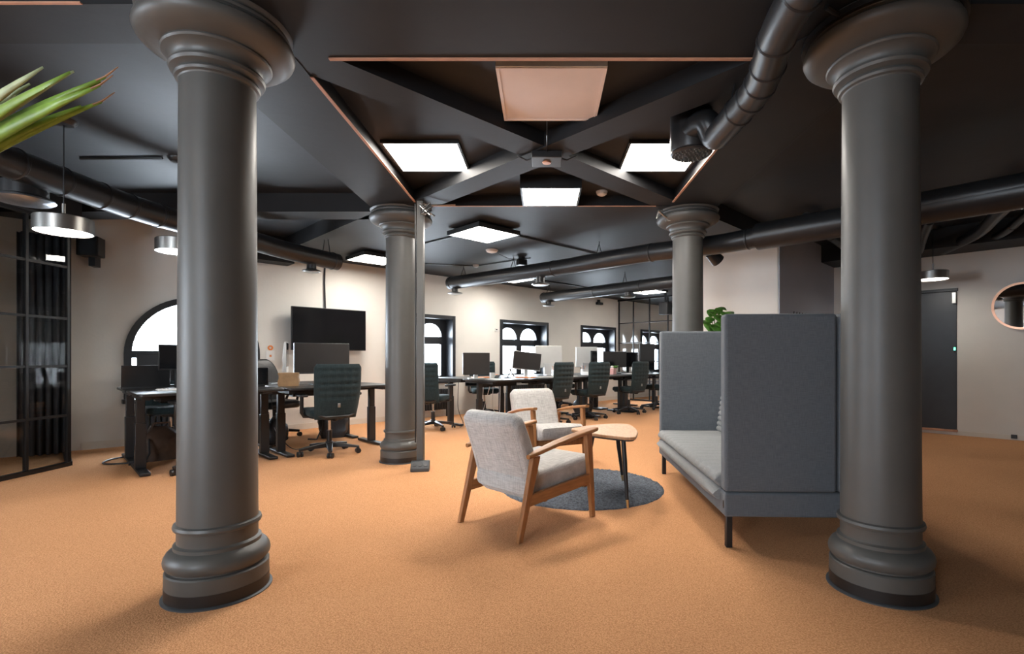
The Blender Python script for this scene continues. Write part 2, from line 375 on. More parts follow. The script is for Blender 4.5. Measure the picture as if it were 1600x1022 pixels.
for i, (a0, b0) in enumerate(lops):
    m = MB().box(-7.22, -7.12, a0, a0+0.07, 0.7, 2.2).box(-7.22, -7.12, b0-0.07, b0, 0.7, 2.2).box(-7.22, -7.12, a0+0.07, b0-0.07, 0.7, 0.77).box(-7.22, -7.12, a0+0.07, b0-0.07, 2.13, 2.2)
    wi = m.build('window_%d' % (i+8), 'window_black'); struct(wi, 'plain black window added out of view on the left for daylight')
    MB().box(-7.175, -7.17, a0+0.07, b0-0.07, 0.77, 2.13).build('pane', 'pane_glass', wi)
struct(MB().box(-7.05, -4.66, 2.86, 2.95, 0, CZ).build('wall_meeting', 'wall_paint'), 'added side wall keeping light out of the glass meeting room')  # added to block light, so the room behind the glass stays dark
# wall behind the camera; its unseen window is added for cool daylight
WB = -3.0
m = MB(); ops = [(-4.0, -2.3)]
ex = [-9] + [v for q in ops for v in q] + [9.5]
for i in range(0, len(ex), 2): m.box(ex[i], ex[i+1], WB-0.3, WB, 0, CZ)
for a0, b0 in ops: m.box(a0, b0, WB-0.3, WB, 0, 0.7).box(a0, b0, WB-0.3, WB, 2.2, CZ)
struct(m.build('wall_front', 'wall_paint'), 'wall behind the viewer with an added daylight window')
for i, (a0, b0) in enumerate(ops):
    m = MB().box(a0, a0+0.07, WB-0.2, WB-0.1, 0.7, 2.2).box(b0-0.07, b0, WB-0.2, WB-0.1, 0.7, 2.2)
    m.box(a0+0.07, b0-0.07, WB-0.2, WB-0.1, 0.7, 0.77).box(a0+0.07, b0-0.07, WB-0.2, WB-0.1, 2.13, 2.2).box((a0+b0)/2-0.04, (a0+b0)/2+0.04, WB-0.2, WB-0.1, 0.77, 2.13)
    wi = m.build('window_%d' % (i+6), 'window_black'); struct(wi, 'plain black window added unseen behind the viewer for daylight')
    MB().box(a0+0.07, b0-0.07, WB-0.155, WB-0.15, 0.77, 2.13).build('pane', 'pane_glass', wi)
struct(MB().box(9.2, 9.5, -3.2, 4.2, 0, CZ).build('wall_side', 'wall_paint'), 'side wall out of view on the right')
# light portals in the window openings (sampling aid for the sky light)
def portal(loc, rot, sx, sy):
    ld = bpy.data.lights.new('portal', 'AREA'); ld.shape = 'RECTANGLE'; ld.size = sx; ld.size_y = sy; ld.cycles.is_portal = True
    lo = bpy.data.objects.new('daylight_portal', ld); C.objects.link(lo); lo.location = loc; lo.rotation_euler = rot
for a0, b0 in RECTS: portal(E((a0+b0)/2, we+0.32, (wz0+wz1)/2), (R(-90), 0, Q), b0-a0, wz1-wz0)
portal(E(ARC_C, we+0.32, 1.2), (R(-90), 0, Q), 2*ARC_R, 1.3)
for a0, b0 in lops: portal((-7.29, (a0+b0)/2, 1.45), (0, R(-90), 0), 1.5, b0-a0)
for a0, b0 in ops: portal(((a0+b0)/2, WB-0.28, 1.45), (R(90), 0, 0), b0-a0, 1.5)

# door in the right wall
door = bpy.data.objects.new('door_1', None); C.objects.link(door); door.rotation_euler.z = Q; door.location = E(dw, 0); struct(door, 'dark slate grey flush door')
d0, d1 = 0.895, 1.86
MB().box(-0.012, 0.02, d0, d1, 0.075, 1.97).build('leaf', 'door_paint', door, 0.004)
MB().box(-0.03, 0.02, d0-0.012, d1+0.06, 1.97, 2.01).build('frame', 'black_metal', door, 0.003)
MB().box(-0.045, 0.0, d0-0.01, d1, 0.045, 0.075).build('threshold', 'raw_wood', door, 0.004)
MB().box(-0.06, -0.012, d0+0.005, d0+0.05, 1.80, 1.95).build('door_closer', 'steel', door, 0.004)
MB().box(-0.03, -0.012, d0+0.01, d0+0.035, 1.13, 1.22).build('lock_plate', 'black_plastic', door, 0.004)
MB().box(-0.034, -0.03, d0+0.012, d0+0.033, 1.16, 1.20).build('indicator_light', 'green_light', door)

# ------------------------------------------------------------------ glass partitions
def partition(name, label, loc, rz, muls, ztop, trans):
    t = bpy.data.objects.new(name, None); C.objects.link(t); t.location = loc; t.rotation_euler.z = rz
    tag(t, label, 'glass partition'); L = muls[-1]; f = 0.024
    MB().box(-f/2, L+f/2, -0.025, 0.025, 0, 0.04).build('bottom_rail', 'frame_black', t)
    MB().box(-f/2, L+f/2, -0.025, 0.025, ztop-0.04, ztop).build('top_rail', 'frame_black', t)
    for i, x in enumerate(muls):
        MB().box(x-f/2, x+f/2, -0.016, 0.016, 0.04, ztop-0.04).build('mullion', 'frame_black', t)
    for z in trans: MB().box(0, L, -0.013, 0.013, z-0.011, z+0.011).build('glazing_bar', 'frame_black', t)
    zz = [0.04] + trans + [ztop-0.04]
    for xa, xb in zip(muls, muls[1:]):
        for za, zb in zip(zz, zz[1:]):
            MB().box(xa+f/2, xb-f/2, -0.004, 0.004, za+0.015, zb-0.015).build('pane', 'partition_glass', t)
TR = [0.497, 0.975, 1.436, 1.937]
partition('glass_partition', 'black steel framed glass partition at the left edge with curtain behind', (-4.65, 4.93, 0), R(-90), [0, 0.395, 0.79, 1.185, 1.58, 1.975], 2.39, TR)
pr = Vector((-5.37, 5.67)) - Vector((-4.65, 4.95))
partition('glass_partition', 'short black framed glass return joining the beige wall beside the curtain', (-4.65, 4.95, 0), R(135), [0.02, 0.35, 0.68, 1.0], 2.39, TR)
partition('glass_partition', 'far black framed glass partition meeting the arched window wall', E(10.51, we-0.02), R(-45), [0.02, 0.46, 0.93, 1.44, 1.94, 2.44, 2.94, 3.44, 3.94], 2.54, TR)
# curtain inside the meeting room
m = MB(); vs = []; n = 40
for k in range(n+1):
    s = k/n; e1 = -0.16 + 0.38*s; d = 0.05*math.sin(k*0.95) + 0.012*math.sin(k*2.3)
    p = E(e1, we-0.30+d); vs += [(p.x, p.y, 0.03), (p.x + 0.01*math.sin(k), p.y, 2.36)]
m.add(vs, [(2*k, 2*k+2, 2*k+3, 2*k+1) for k in range(n)])
cu = m.build('curtain', 'curtain', smooth=80); so = cu.modifiers.new('sol', 'SOLIDIFY'); so.thickness = 0.004
tag(cu, 'charcoal floor-length curtain hanging behind the left glass partition', 'curtain')

# ------------------------------------------------------------------ columns
CAP = [(0.150,2.272),(0.153,2.278),(0.164,2.283),(0.168,2.293),(0.164,2.303),(0.158,2.307),(0.166,2.312),(0.184,2.318),(0.189,2.330),(0.184,2.342),(0.172,2.347),
       (0.172,2.356),(0.180,2.372),(0.198,2.386),(0.212,2.391),(0.217,2.399),(0.214,2.407),(0.228,2.410),(0.258,2.418),(0.287,2.432),(0.306,2.449),(0.314,2.468),(0.311,2.485),(0.297,2.497),
       (0.284,2.501),(0.284,2.506),(0.296,2.510),(0.299,2.520),(0.294,2.529),(0.286,2.532),(0.300,2.540),(0.306,2.552)]
BASE = [(0.203,0.057),(0.203,0.118),(0.198,0.124),(0.186,0.127),(0.186,0.133),(0.197,0.138),(0.205,0.150),(0.208,0.166),(0.205,0.182),(0.196,0.198),(0.182,0.211),(0.171,0.217),
        (0.171,0.232),(0.162,0.236),(0.158,0.240),(0.158,0.292),(0.160,0.297),(0.170,0.301),(0.173,0.310),(0.170,0.321),(0.158,0.326)]
def column(x, y, label):
    t = thing('column', label, 'column', (x, y, 0), random.uniform(0, 1), 'cast iron columns')
    MB().lathe([(0.158,0.322),(0.1565,0.6),(0.150,2.275)], 64).build('shaft', 'column_paint', t)
    MB().lathe(CAP, 64).build('capital', 'column_paint', t, smooth=38)
    MB().lathe(BASE, 64).build('base_moulding', 'column_paint', t, smooth=30)
    MB().lathe([(0.204,0.006),(0.204,0.058)], 64).build('black_band', 'column_black', t)
    MB().lathe([(0.216,0.0),(0.216,0.005),(0.21,0.009),(0.19,0.009)], 64).build('floor_collar', 'collar_rubber', t)
    return t
column(-1.480, 2.30, 'thick grey round column with moulded base in the left foreground')
c2 = column(1.540, 2.32, 'thick grey round column in the right foreground beside the high-backed sofa')
column(-1.470, 5.20, 'grey round column further back beside the slim square post')
c4 = column(1.478, 5.20, 'grey round column further back behind the high-backed sofa')
# clamp band with two bolts on the right front capital
t = c2
MB().lathe([(0.300,2.512),(0.320,2.512),(0.320,2.538),(0.300,2.538)], 48, caps=False).build('clamp_band', 'black_metal', t)
for a in (200, 232):
    v = Vector((math.cos(R(a)), math.sin(R(a)), 0))
    MB().tube([v*0.29+Vector((0,0,2.522)), v*0.40+Vector((0,0,2.530))], 0.012, 10).build('clamp_bolt', 'black_metal', t)
t = thing('spotlight_bracket', 'small angled metal bracket clipped to the rear right column capital', 'bracket', (1.20, 5.02, 2.46))
MB().tube([(0.10,0.06,-0.03),(0,0,0),(-0.07,-0.03,0.05)], 0.010, 8).build('arm', 'steel', t)
MB().tube([(-0.02,0,0.06),(-0.07,-0.03,0.05),(-0.09,-0.03,-0.03)], 0.007, 8).build('hook', 'steel', t)
MB().box(0.02,0.09,0.02,0.05,-0.04,0.03).build('plate', 'steel', t)

t = thing('square_post', 'slim grey square steel post standing in front of the rear left column', 'post', (-1.178, 4.83, 0))
MB().box(-0.033, 0.033, -0.033, 0.033, 0.008, SZ).build('tube', 'column_paint', t, 0.006)
MB().box(-0.05, 0.05, -0.05, 0.05, 0, 0.008).build('foot_plate', 'column_paint', t)
MB().tube([(-0.045,-0.02,0.25),(-0.045,-0.02,1.0),(-0.042,-0.02,1.7),(-0.048,-0.02,2.52)], 0.007, 8).build('cable', 'black_plastic', t)
t = thing('power_socket_box', 'grey wedge-shaped floor socket box with three outlets by the square post', 'socket box', (-1.155, 4.72, 0), R(8))
MB().yz([(-0.05,0),(0.05,0),(0.05,0.09),(0.005,0.09),(-0.05,0.03)], -0.085, 0.085).build('housing', 'collar_rubber', t, 0.006)
for k in (-1, 0, 1):
    Mm = Matrix.Translation((k*0.05, -0.0245, 0.0605)) @ Matrix.Rotation(R(47.5), 4, 'X')
    MB().lathe([(0.018,-0.002),(0.018,0.002)], 20, Mm).build('outlet', 'black_plastic', t)

# ------------------------------------------------------------------ ceiling lights
def light_panel(label, loc, rz, s=0.6, th=0.05, lit=True, drop=None):
    t = thing('ceiling_light_panel', label, 'ceiling light', loc, rz, 'square ceiling light panels')
    h = s/2; f = 0.018
    m = MB().box(-h, h, -h, -h+f, 0, th).box(-h, h, h-f, h, 0, th).box(-h, -h+f, -h+f, h-f, 0, th).box(h-f, h, -h+f, h-f, 0, th).box(-h+f, h-f, -h+f, h-f, th-0.01, th)
    m.build('frame', 'black_metal' if lit else 'panel_off', t)
    MB().box(-h+f, h-f, -h+f, h-f, 0.004, 0.012).build('diffuser', 'panel_light' if lit else 'panel_off', t)
    if drop:
        m = MB()
        for sx in (-1, 1):
            for sy in (-1, 1): m.box(sx*h*0.7-0.01, sx*h*0.7+0.01, sy*h*0.7-0.01, sy*h*0.7+0.01, th, drop)
        m.build('bracket', 'black_metal', t)
    return t
pz = 2.63
light_panel('lit square panel in the coffer just right of the rear left copper-edged beam', (-0.915, 4.00, pz), 0, 0.58, 0.024, True)
light_panel('lit square panel in the coffer partly behind the drum-shaped air diffuser', (0.915, 4.00, pz), 0, 0.58, 0.024, True)
off = light_panel('unlit pinkish square panel hanging in the front of the coffer', (0.04, 3.01, 2.605), 0, 0.60, 0.048, False)
MB().box(-0.30, 0.30, -0.312, -0.300, 0.004, 0.05).build('foil_edge', 'pale_edge', off)
light_panel('lit square panel in a deep black housing at the back of the coffer', (0.06, 4.69, 2.54), 0, 0.54, 0.114, True)
gz = 2.475
light_panel('lit diamond-turned panel on the ceiling between the two rear columns', (-0.70, 5.86, gz), Q, 0.60, 0.05, True, SZ-gz)
light_panel('lit panel on the ceiling just left of the rear left column capital', (-2.46, 7.34, gz), Q, 0.60, 0.05, True, SZ-gz)
light_panel('lit panel showing as a bright sliver below the duct, nearer the rear right column', (0.97, 7.63, gz), Q, 0.60, 0.05, True, SZ-gz)
light_panel('lit panel showing as a short sliver below the duct, nearer the middle window', (-0.57, 9.17, gz), Q, 0.60, 0.05, True, SZ-gz)
light_panel('lit panel over the far desks above the rear duct', (2.25, 10.9, gz), Q, 0.60, 0.05, True, SZ-gz)
# panel over the part of the office behind the viewer
light_panel('lit panel over the office behind the viewer', (-3.0, -0.4, 2.66), 0, 0.60, 0.05, True, CZ-2.66)

def pendant(label, x, y, z, ztop, dia=0.33, hgt=0.105):
    t = thing('pendant_lamp', label, 'pendant lamp', (x, y, 0), 0, 'round pendant lamps'); r = dia/2
    MB().lathe([(r-0.006,z-hgt/2),(r,z-hgt/2),(r,z+hgt/2-0.006),(r-0.006,z+hgt/2),(0.02,z+hgt/2),(0.02,z+hgt/2-0.01),(r-0.008,z+hgt/2-0.01)], 48, caps=False).build('shade', 'steel', t)
    MB().lathe([(0.001,z-hgt/2+0.004),(r-0.008,z-hgt/2+0.004),(r-0.008,z-hgt/2+0.012),(0.001,z-hgt/2+0.012)], 48, caps=False).build('diffuser', 'pendant_light', t)
    MB().tube([(0,0,z+hgt/2-0.005),(0,0,z+hgt/2+0.10)], 0.011, 12).build('stem', 'steel', t)
    MB().tube([(0,0,z+hgt/2+0.10),(0,0,ztop-0.02)], 0.004, 8).build('cord', 'black_plastic', t)
    MB().lathe([(0.01,ztop-0.035),(0.055,ztop-0.032),(0.075,ztop-0.012),(0.078,ztop)], 32).build('ceiling_rose', 'black_plastic', t)
pendant('round steel pendant lamp hanging in front of the left glass partition', -3.41, 3.59, 1.995, CZ)
pendant('round steel pendant lamp half hidden by the left foreground column', -3.09, 4.28, 2.00, CZ)
pendant('round steel pendant lamp hanging near the dark door on the right', 5.00, 6.50, 2.115, CZ)

def detector(name, label, x, y, z, r=0.055):
    t = thing(name, label, 'smoke detector', (x, y, z))
    MB().lathe([(r,0),(r,-0.012),(r*0.96,-0.016)], 32).build('base', 'detector', t)
    MB().lathe([(r*0.9,-0.016),(r*0.85,-0.030),(r*0.55,-0.040),(r*0.3,-0.046),(0.002,-0.046)], 32).build('sensor_head', 'detector', t)
detector('smoke_detector', 'white smoke detector beside the rearmost coffer light panel', 0.555, 4.86, 2.655)
detector('smoke_detector', 'larger white ceiling disc behind the diamond-turned light panel', -0.72, 6.98, SZ, 0.085)
detector('smoke_detector', 'small white smoke detector on the ceiling above the desks', -1.09, 8.1, SZ, 0.05)
detector('smoke_detector', 'small smoke detector on the black ceiling above the round mirror', 5.60, 6.15, CZ, 0.055)

t = thing('ceiling_device', 'small dark ceiling device with a loose lead beside the rear duct', 'ceiling device', (-0.33, 7.50, SZ))
MB().lathe([(0.05,0),(0.05,-0.03),(0.03,-0.035)], 24).build('base', 'black_metal', t)
MB().box(-0.07, 0.07, -0.05, 0.05, -0.12, -0.035, Matrix.Rotation(R(25), 4, 'Z')).build('head', 'black_plastic', t, 0.01)
MB().tube([(-0.05,-0.02,-0.03),(-0.18,-0.1,-0.045),(-0.32,-0.35,-0.02)], 0.004, 6).build('lead', 'black_plastic', t)
t = thing('loudspeaker', 'black loudspeaker hanging in front of the far glass partition', 'loudspeaker', E(10.25, 6.28, 2.06), Q)
MB().box(-0.11, 0.11, -0.11, 0.11, 0, 0.28).build('cabinet', 'black_plastic', t, 0.01)
MB().box(-0.10, 0.10, -0.116, -0.11, 0.01, 0.27).build('grille', 'black_metal', t)
MB().box(-0.02, 0.02, -0.02, 0.02, 0.28, SZ-2.06).build('hanger', 'black_metal', t)
t = thing('cable_bundle', 'tangle of silver cables at the top of the slim square post', 'cables', (-1.14, 4.78, 2.44))
rnd = random.Random(9)
for k in range(6):
    MB().tube([(rnd.uniform(-.04,.10), rnd.uniform(-.05,.03), rnd.uniform(-.05,.09)) for q in range(5)] , 0.006, 6).build('cable', 'steel' if k % 2 else 'black_plastic', t)
MB().tube([(0.02,0,0.06),(0.12,0.05,0.075),(0.28,0.12,0.10)], 0.006, 6).build('lead', 'steel', t)
# hub box where the diagonal beams cross
t = thing('junction_box', 'black junction box at the crossing of the diagonal beams', 'junction box', (0.02, 3.74, SZ))
MB().box(-0.11, 0.11, -0.10, 0.10, -0.05, 0.0).build('box_body', 'black_metal', t, 0.006)
MB().lathe([(0.03,-0.058),(0.034,-0.05)], 20, Matrix.Translation((0,0,0))).build('sensor', 'copper', t)
for s in (-1, 1):
    MB().tube([(s*0.11,0,-0.02),(s*0.15,0.01,-0.03),(s*0.19,0,-0.015),(s*0.22,0,0)], 0.006, 8).build('cable_loop', 'black_plastic', t)
MB().tube([(0,-0.10,-0.01),(0,-0.35,-0.002),(0,-0.42,0.10)], 0.004, 6).build('cable', 'black_plastic', t)
# conduits on the ceiling
def conduit(label, pts, r=0.010):
    tag(MB().tube(pts, r, 8).build('ceiling_conduit', 'black_metal'), label, 'conduit', 'thin black ceiling conduits')
z = SZ-0.011
conduit('thin black conduit between the diamond-turned panel and the rear duct', [(-0.35,6.1,z),(0.75,7.2,z)])
conduit('thin black conduit running left from the diamond-turned panel', [(-1.0,6.1,z),(-2.2,7.1,z)])
conduit('thin black conduit crossing to the small white detector', [(-2.2,7.9,z),(-1.09,8.14,z),(-0.2,7.5,z)], 0.008)
conduit('thin black conduit leading to the half-hidden pendant lamp', [(-3.9,4.25,CZ-0.011),(-3.2,4.24,CZ-0.011)], 0.010)
conduit('thin black conduit below the far sliver light panel', [(-0.3,9.4,z),(1.2,10.9,z)], 0.012)

# ------------------------------------------------------------------ ducts
def duct(label, pts, r, rad=0.25, rings=(), hangers=(), zc=SZ, ringw=0.006):
    t = thing('ventilation_duct', label, 'duct', (0,0,0), 0, 'black round ventilation ducts')
    path = roundpath(pts, rad); MB().tube(path, r, 28).build('pipe', 'duct_black', t)
    cum = [0]
    for a, b in zip(path, path[1:]): cum.append(cum[-1]+(b-a).length)
    def at(s):
        d = s*cum[-1]
        for i in range(len(path)-1):
            if cum[i+1] >= d:
                k = (d-cum[i])/max(1e-6, cum[i+1]-cum[i]); return path[i].lerp(path[i+1], k), (path[i+1]-path[i]).normalized()
        return path[-1], (path[-1]-path[-2]).normalized()
    for s in rings:
        p, d = at(s); MB().tube([p-d*0.012, p-d*0.006, p+d*0.006, p+d*0.012], [r+0.001, r+ringw, r+ringw, r+0.001], 28).build('seam_band', 'duct_black', t)
    for s in hangers:
        p, d = at(s); n = Vector((-d.y, d.x, 0)).normalized()
        MB().tube([p+Vector((0,0,-0.0))+n*r*0.9, Vector((p.x,p.y,zc-0.03)), Vector((p.x,p.y,zc))], 0.005, 6).tube([p-n*r*0.9, Vector((p.x,p.y,zc-0.03))], 0.005, 6).build('hanger_wire', 'black_metal', t)
    return t
def diffuser(t, x, y, z, zp, r=0.05, R_=0.10, mat='duct_black', plate='steel'):
    MB().tube([(x,y,z),(x,y,zp+0.02)], r, 24).build('outlet_neck', mat, t)
    d = MB().lathe([(r,zp+0.035),(R_,zp+0.016),(R_+0.004,zp+0.008),(R_-0.01,zp+0.006)], 36, Matrix.Translation((x,y,0)), caps=False).build('outlet_cone', plate, t)
    MB().lathe([(R_*0.86,zp-0.004),(R_*0.9,zp),(R_*0.86,zp+0.004)], 36, Matrix.Translation((x,y,0))).build('outlet_disc', plate, t)
# left duct
t = duct('black round duct running along the left ceiling towards the wall television', [(-3.56,1.2,2.36),(-3.58,4.55,2.36),(-3.20,5.35,2.33),(-3.02,5.95,2.31),(-2.66,6.52,2.29)], 0.105, 0.35,
         [0.12,0.40,0.46,0.52,0.57,0.62,0.72,0.985], [0.3,0.97], CZ)
diffuser(t, -2.86, 6.22, 2.24, 2.115, 0.055, 0.105)
MB().lathe([(0.13,2.30),(0.13,2.21),(0.15,2.20),(0.15,2.185)], 36, Matrix.Translation((-3.72,3.62,0))).build('outlet_neck', 'duct_black', t)
MB().lathe([(0.165,2.19),(0.17,2.18),(0.15,2.165),(0.08,2.15),(0.002,2.145)], 36, Matrix.Translation((-3.72,3.62,0))).build('outlet_disc', 'foil', t)
# near right duct with drum diffuser
t = duct('black spiral duct dropping past the right foreground column to the drum diffuser', [(0.96,1.2,2.44),(0.985,2.10,2.44),(1.10,2.55,2.43),(1.05,3.12,2.40),(1.00,3.10,2.52),(0.93,3.26,2.50)], 0.078, 0.14,
         [0.33,0.46,0.55,0.62,0.68,0.74], [0.72], CZ)
MB().lathe([(0.128,2.66),(0.134,2.65),(0.134,2.40),(0.130,2.392)], 40, Matrix.Translation((0.96,3.30,0))).build('drum', 'duct_black', t)
m = MB()
for rr in (0.03, 0.055, 0.08, 0.105):
    for k in range(int(rr*220)):
        an = 2*math.pi*k/int(rr*220); m.box(-0.004,0.004,-0.004,0.004,2.368,2.376, Matrix.Translation((0.96+rr*math.cos(an),3.30+rr*math.sin(an),0)))
m.build('perforation', 'steel', t)['kind'] = 'stuff'
MB().lathe([(0.13,2.395),(0.132,2.385),(0.12,2.376),(0.002,2.376)], 40, Matrix.Translation((0.96,3.30,0))).build('perforated_face', 'duct_black', t)
# long rear duct
t = duct('long black duct crossing behind the rear right column with two outlets', [(-1.56,8.42,2.30),(0.25,6.93,2.30),(1.20,6.02,2.30),(1.95,5.42,2.28),(2.25,5.15,2.30),(3.2,4.15,2.33),(6.5,0.9,2.33)], 0.105, 0.2,
         [0.005,0.2,0.34,0.44,0.50,0.52], [0.03,0.13,0.27], SZ)
MB().tube([(2.20,5.20,2.30),(6.4,1.0,2.33)], 0.135, 28).build('wide_section', 'duct_black', t)
diffuser(t, -1.47, 8.35, 2.25, 2.115, 0.052, 0.12)
diffuser(t, -0.05, 7.18, 2.24, 2.09, 0.06, 0.125)
MB().tube([(1.85,5.62,2.22),(1.95,5.66,2.14)], [0.06,0.075], 20).build('branch', 'duct_black', t)
t = duct('further black duct over the far desks with two outlets', [(-0.02,10.12,2.26),(2.35,7.85,2.28)], 0.10, 0.2, [0.01,0.4,0.7], [0.05,0.6], SZ)
diffuser(t, 0.09, 10.02, 2.22, 2.085, 0.052, 0.12)
diffuser(t, 1.45, 8.72, 2.22, 2.10, 0.06, 0.125)
# dark pipes over the door wall
for lab, x, dx in (('thick black pipe rising over the dim wall beside the mirror', 4.45, 0.40), ('second black pipe with couplings over the dim wall', 4.75, 0.42)):
    t = duct(lab, [(x+dx-0.5,4.6,2.58),(x+0.30,5.3,2.56),(x+0.72,6.0,2.54),(x+1.0,6.9,2.53)], 0.045 if dx > 0.41 else 0.065, 0.3, [0.5,0.7] if dx > 0.41 else [], [], CZ)
t = duct('short curved black pipe above the pendant by the dark door', [(4.35,5.7,2.60),(4.65,6.2,2.55),(4.98,6.72,2.46)], 0.05, 0.3, [0.98], [], CZ)
t = duct('slim black pipes high on the bluish core wall', [(2.9,5.6,2.62),(3.6,6.35,2.58),(4.3,7.1,2.56)], 0.05, 0.2, [0.4,0.5], [], CZ)

# ------------------------------------------------------------------ desks
DZ = 0.74
def make_desk(label, flip=False, grp='black sit-stand desks'):
    t = thing('standing_desk', label, 'desk', (0,0,0), 0, grp)
    MB().prism(rrect(-0.597, 0.597, -0.40, 0.40, 0.05), DZ-0.026, DZ).build('tabletop', 'desk_top', t, 0.005)
    for s in (-1, 1):
        x = s*0.525
        lg = MB().box(x-0.035, x+0.035, -0.025+0.05, 0.025+0.05, 0.33, DZ-0.06).box(x-0.042, x+0.042, -0.032+0.05, 0.032+0.05, 0.03, 0.45).build('leg', 'black_metal', t, 0.004)
        MB().box(x-0.04, x+0.04, -0.27, 0.35, 0.006, 0.032).build('foot', 'black_metal', lg, 0.006)
        MB().box(x-0.03, x+0.03, -0.30, 0.36, DZ-0.062, DZ-0.026).build('bracket', 'black_metal', t)
    MB().box(-0.5, 0.5, 0.02, 0.08, DZ-0.075, DZ-0.028).build('crossbar', 'black_metal', t)
    MB().box(0.38, 0.47, -0.39, -0.33, DZ-0.046, DZ-0.026).build('control_switch', 'black_plastic', t, 0.003)
    MB().box(-0.35, 0.35, 0.20, 0.32, DZ-0.13, DZ-0.115).box(-0.35, 0.35, 0.20, 0.21, DZ-0.13, DZ-0.05).build('cable_tray', 'black_metal', t)
    return t
fr = [(1.195, 'front left desk mostly hidden by the left foreground column'), (2.41, 'front left desk with the office chair and paper bag'),
      (5.15, 'leftmost of the far front desks, end leg exposed'), (6.36, 'second far front desk from the left, behind the armchairs'),
      (7.57, 'third far front desk from the left'), (8.78, 'far front desk partly hidden by the high-backed sofa')]
desk0 = None
ef, er = 5.93, 6.77
for e1, lab in fr:
    lab = 'black ' + lab
    if desk0 is None: desk0 = make_desk(lab); place(desk0, E(e1, ef), Q)
    else: dup(desk0, E(e1, ef), Q, lab)
for e1, lab in ((1.195, 'black back-row desk holding the dark laptop near the arched window'), (2.41, 'black back-row desk below the wall television'),
                (5.15, 'black back-row desk at the left end of the far group'), (6.36, 'black back-row desk in front of the middle window'),
                (7.57, 'black back-row desk third in the far group'), (8.78, 'black back-row desk nearest the far glass partition')):
    dup(desk0, E(e1, er), Q + math.pi, lab)

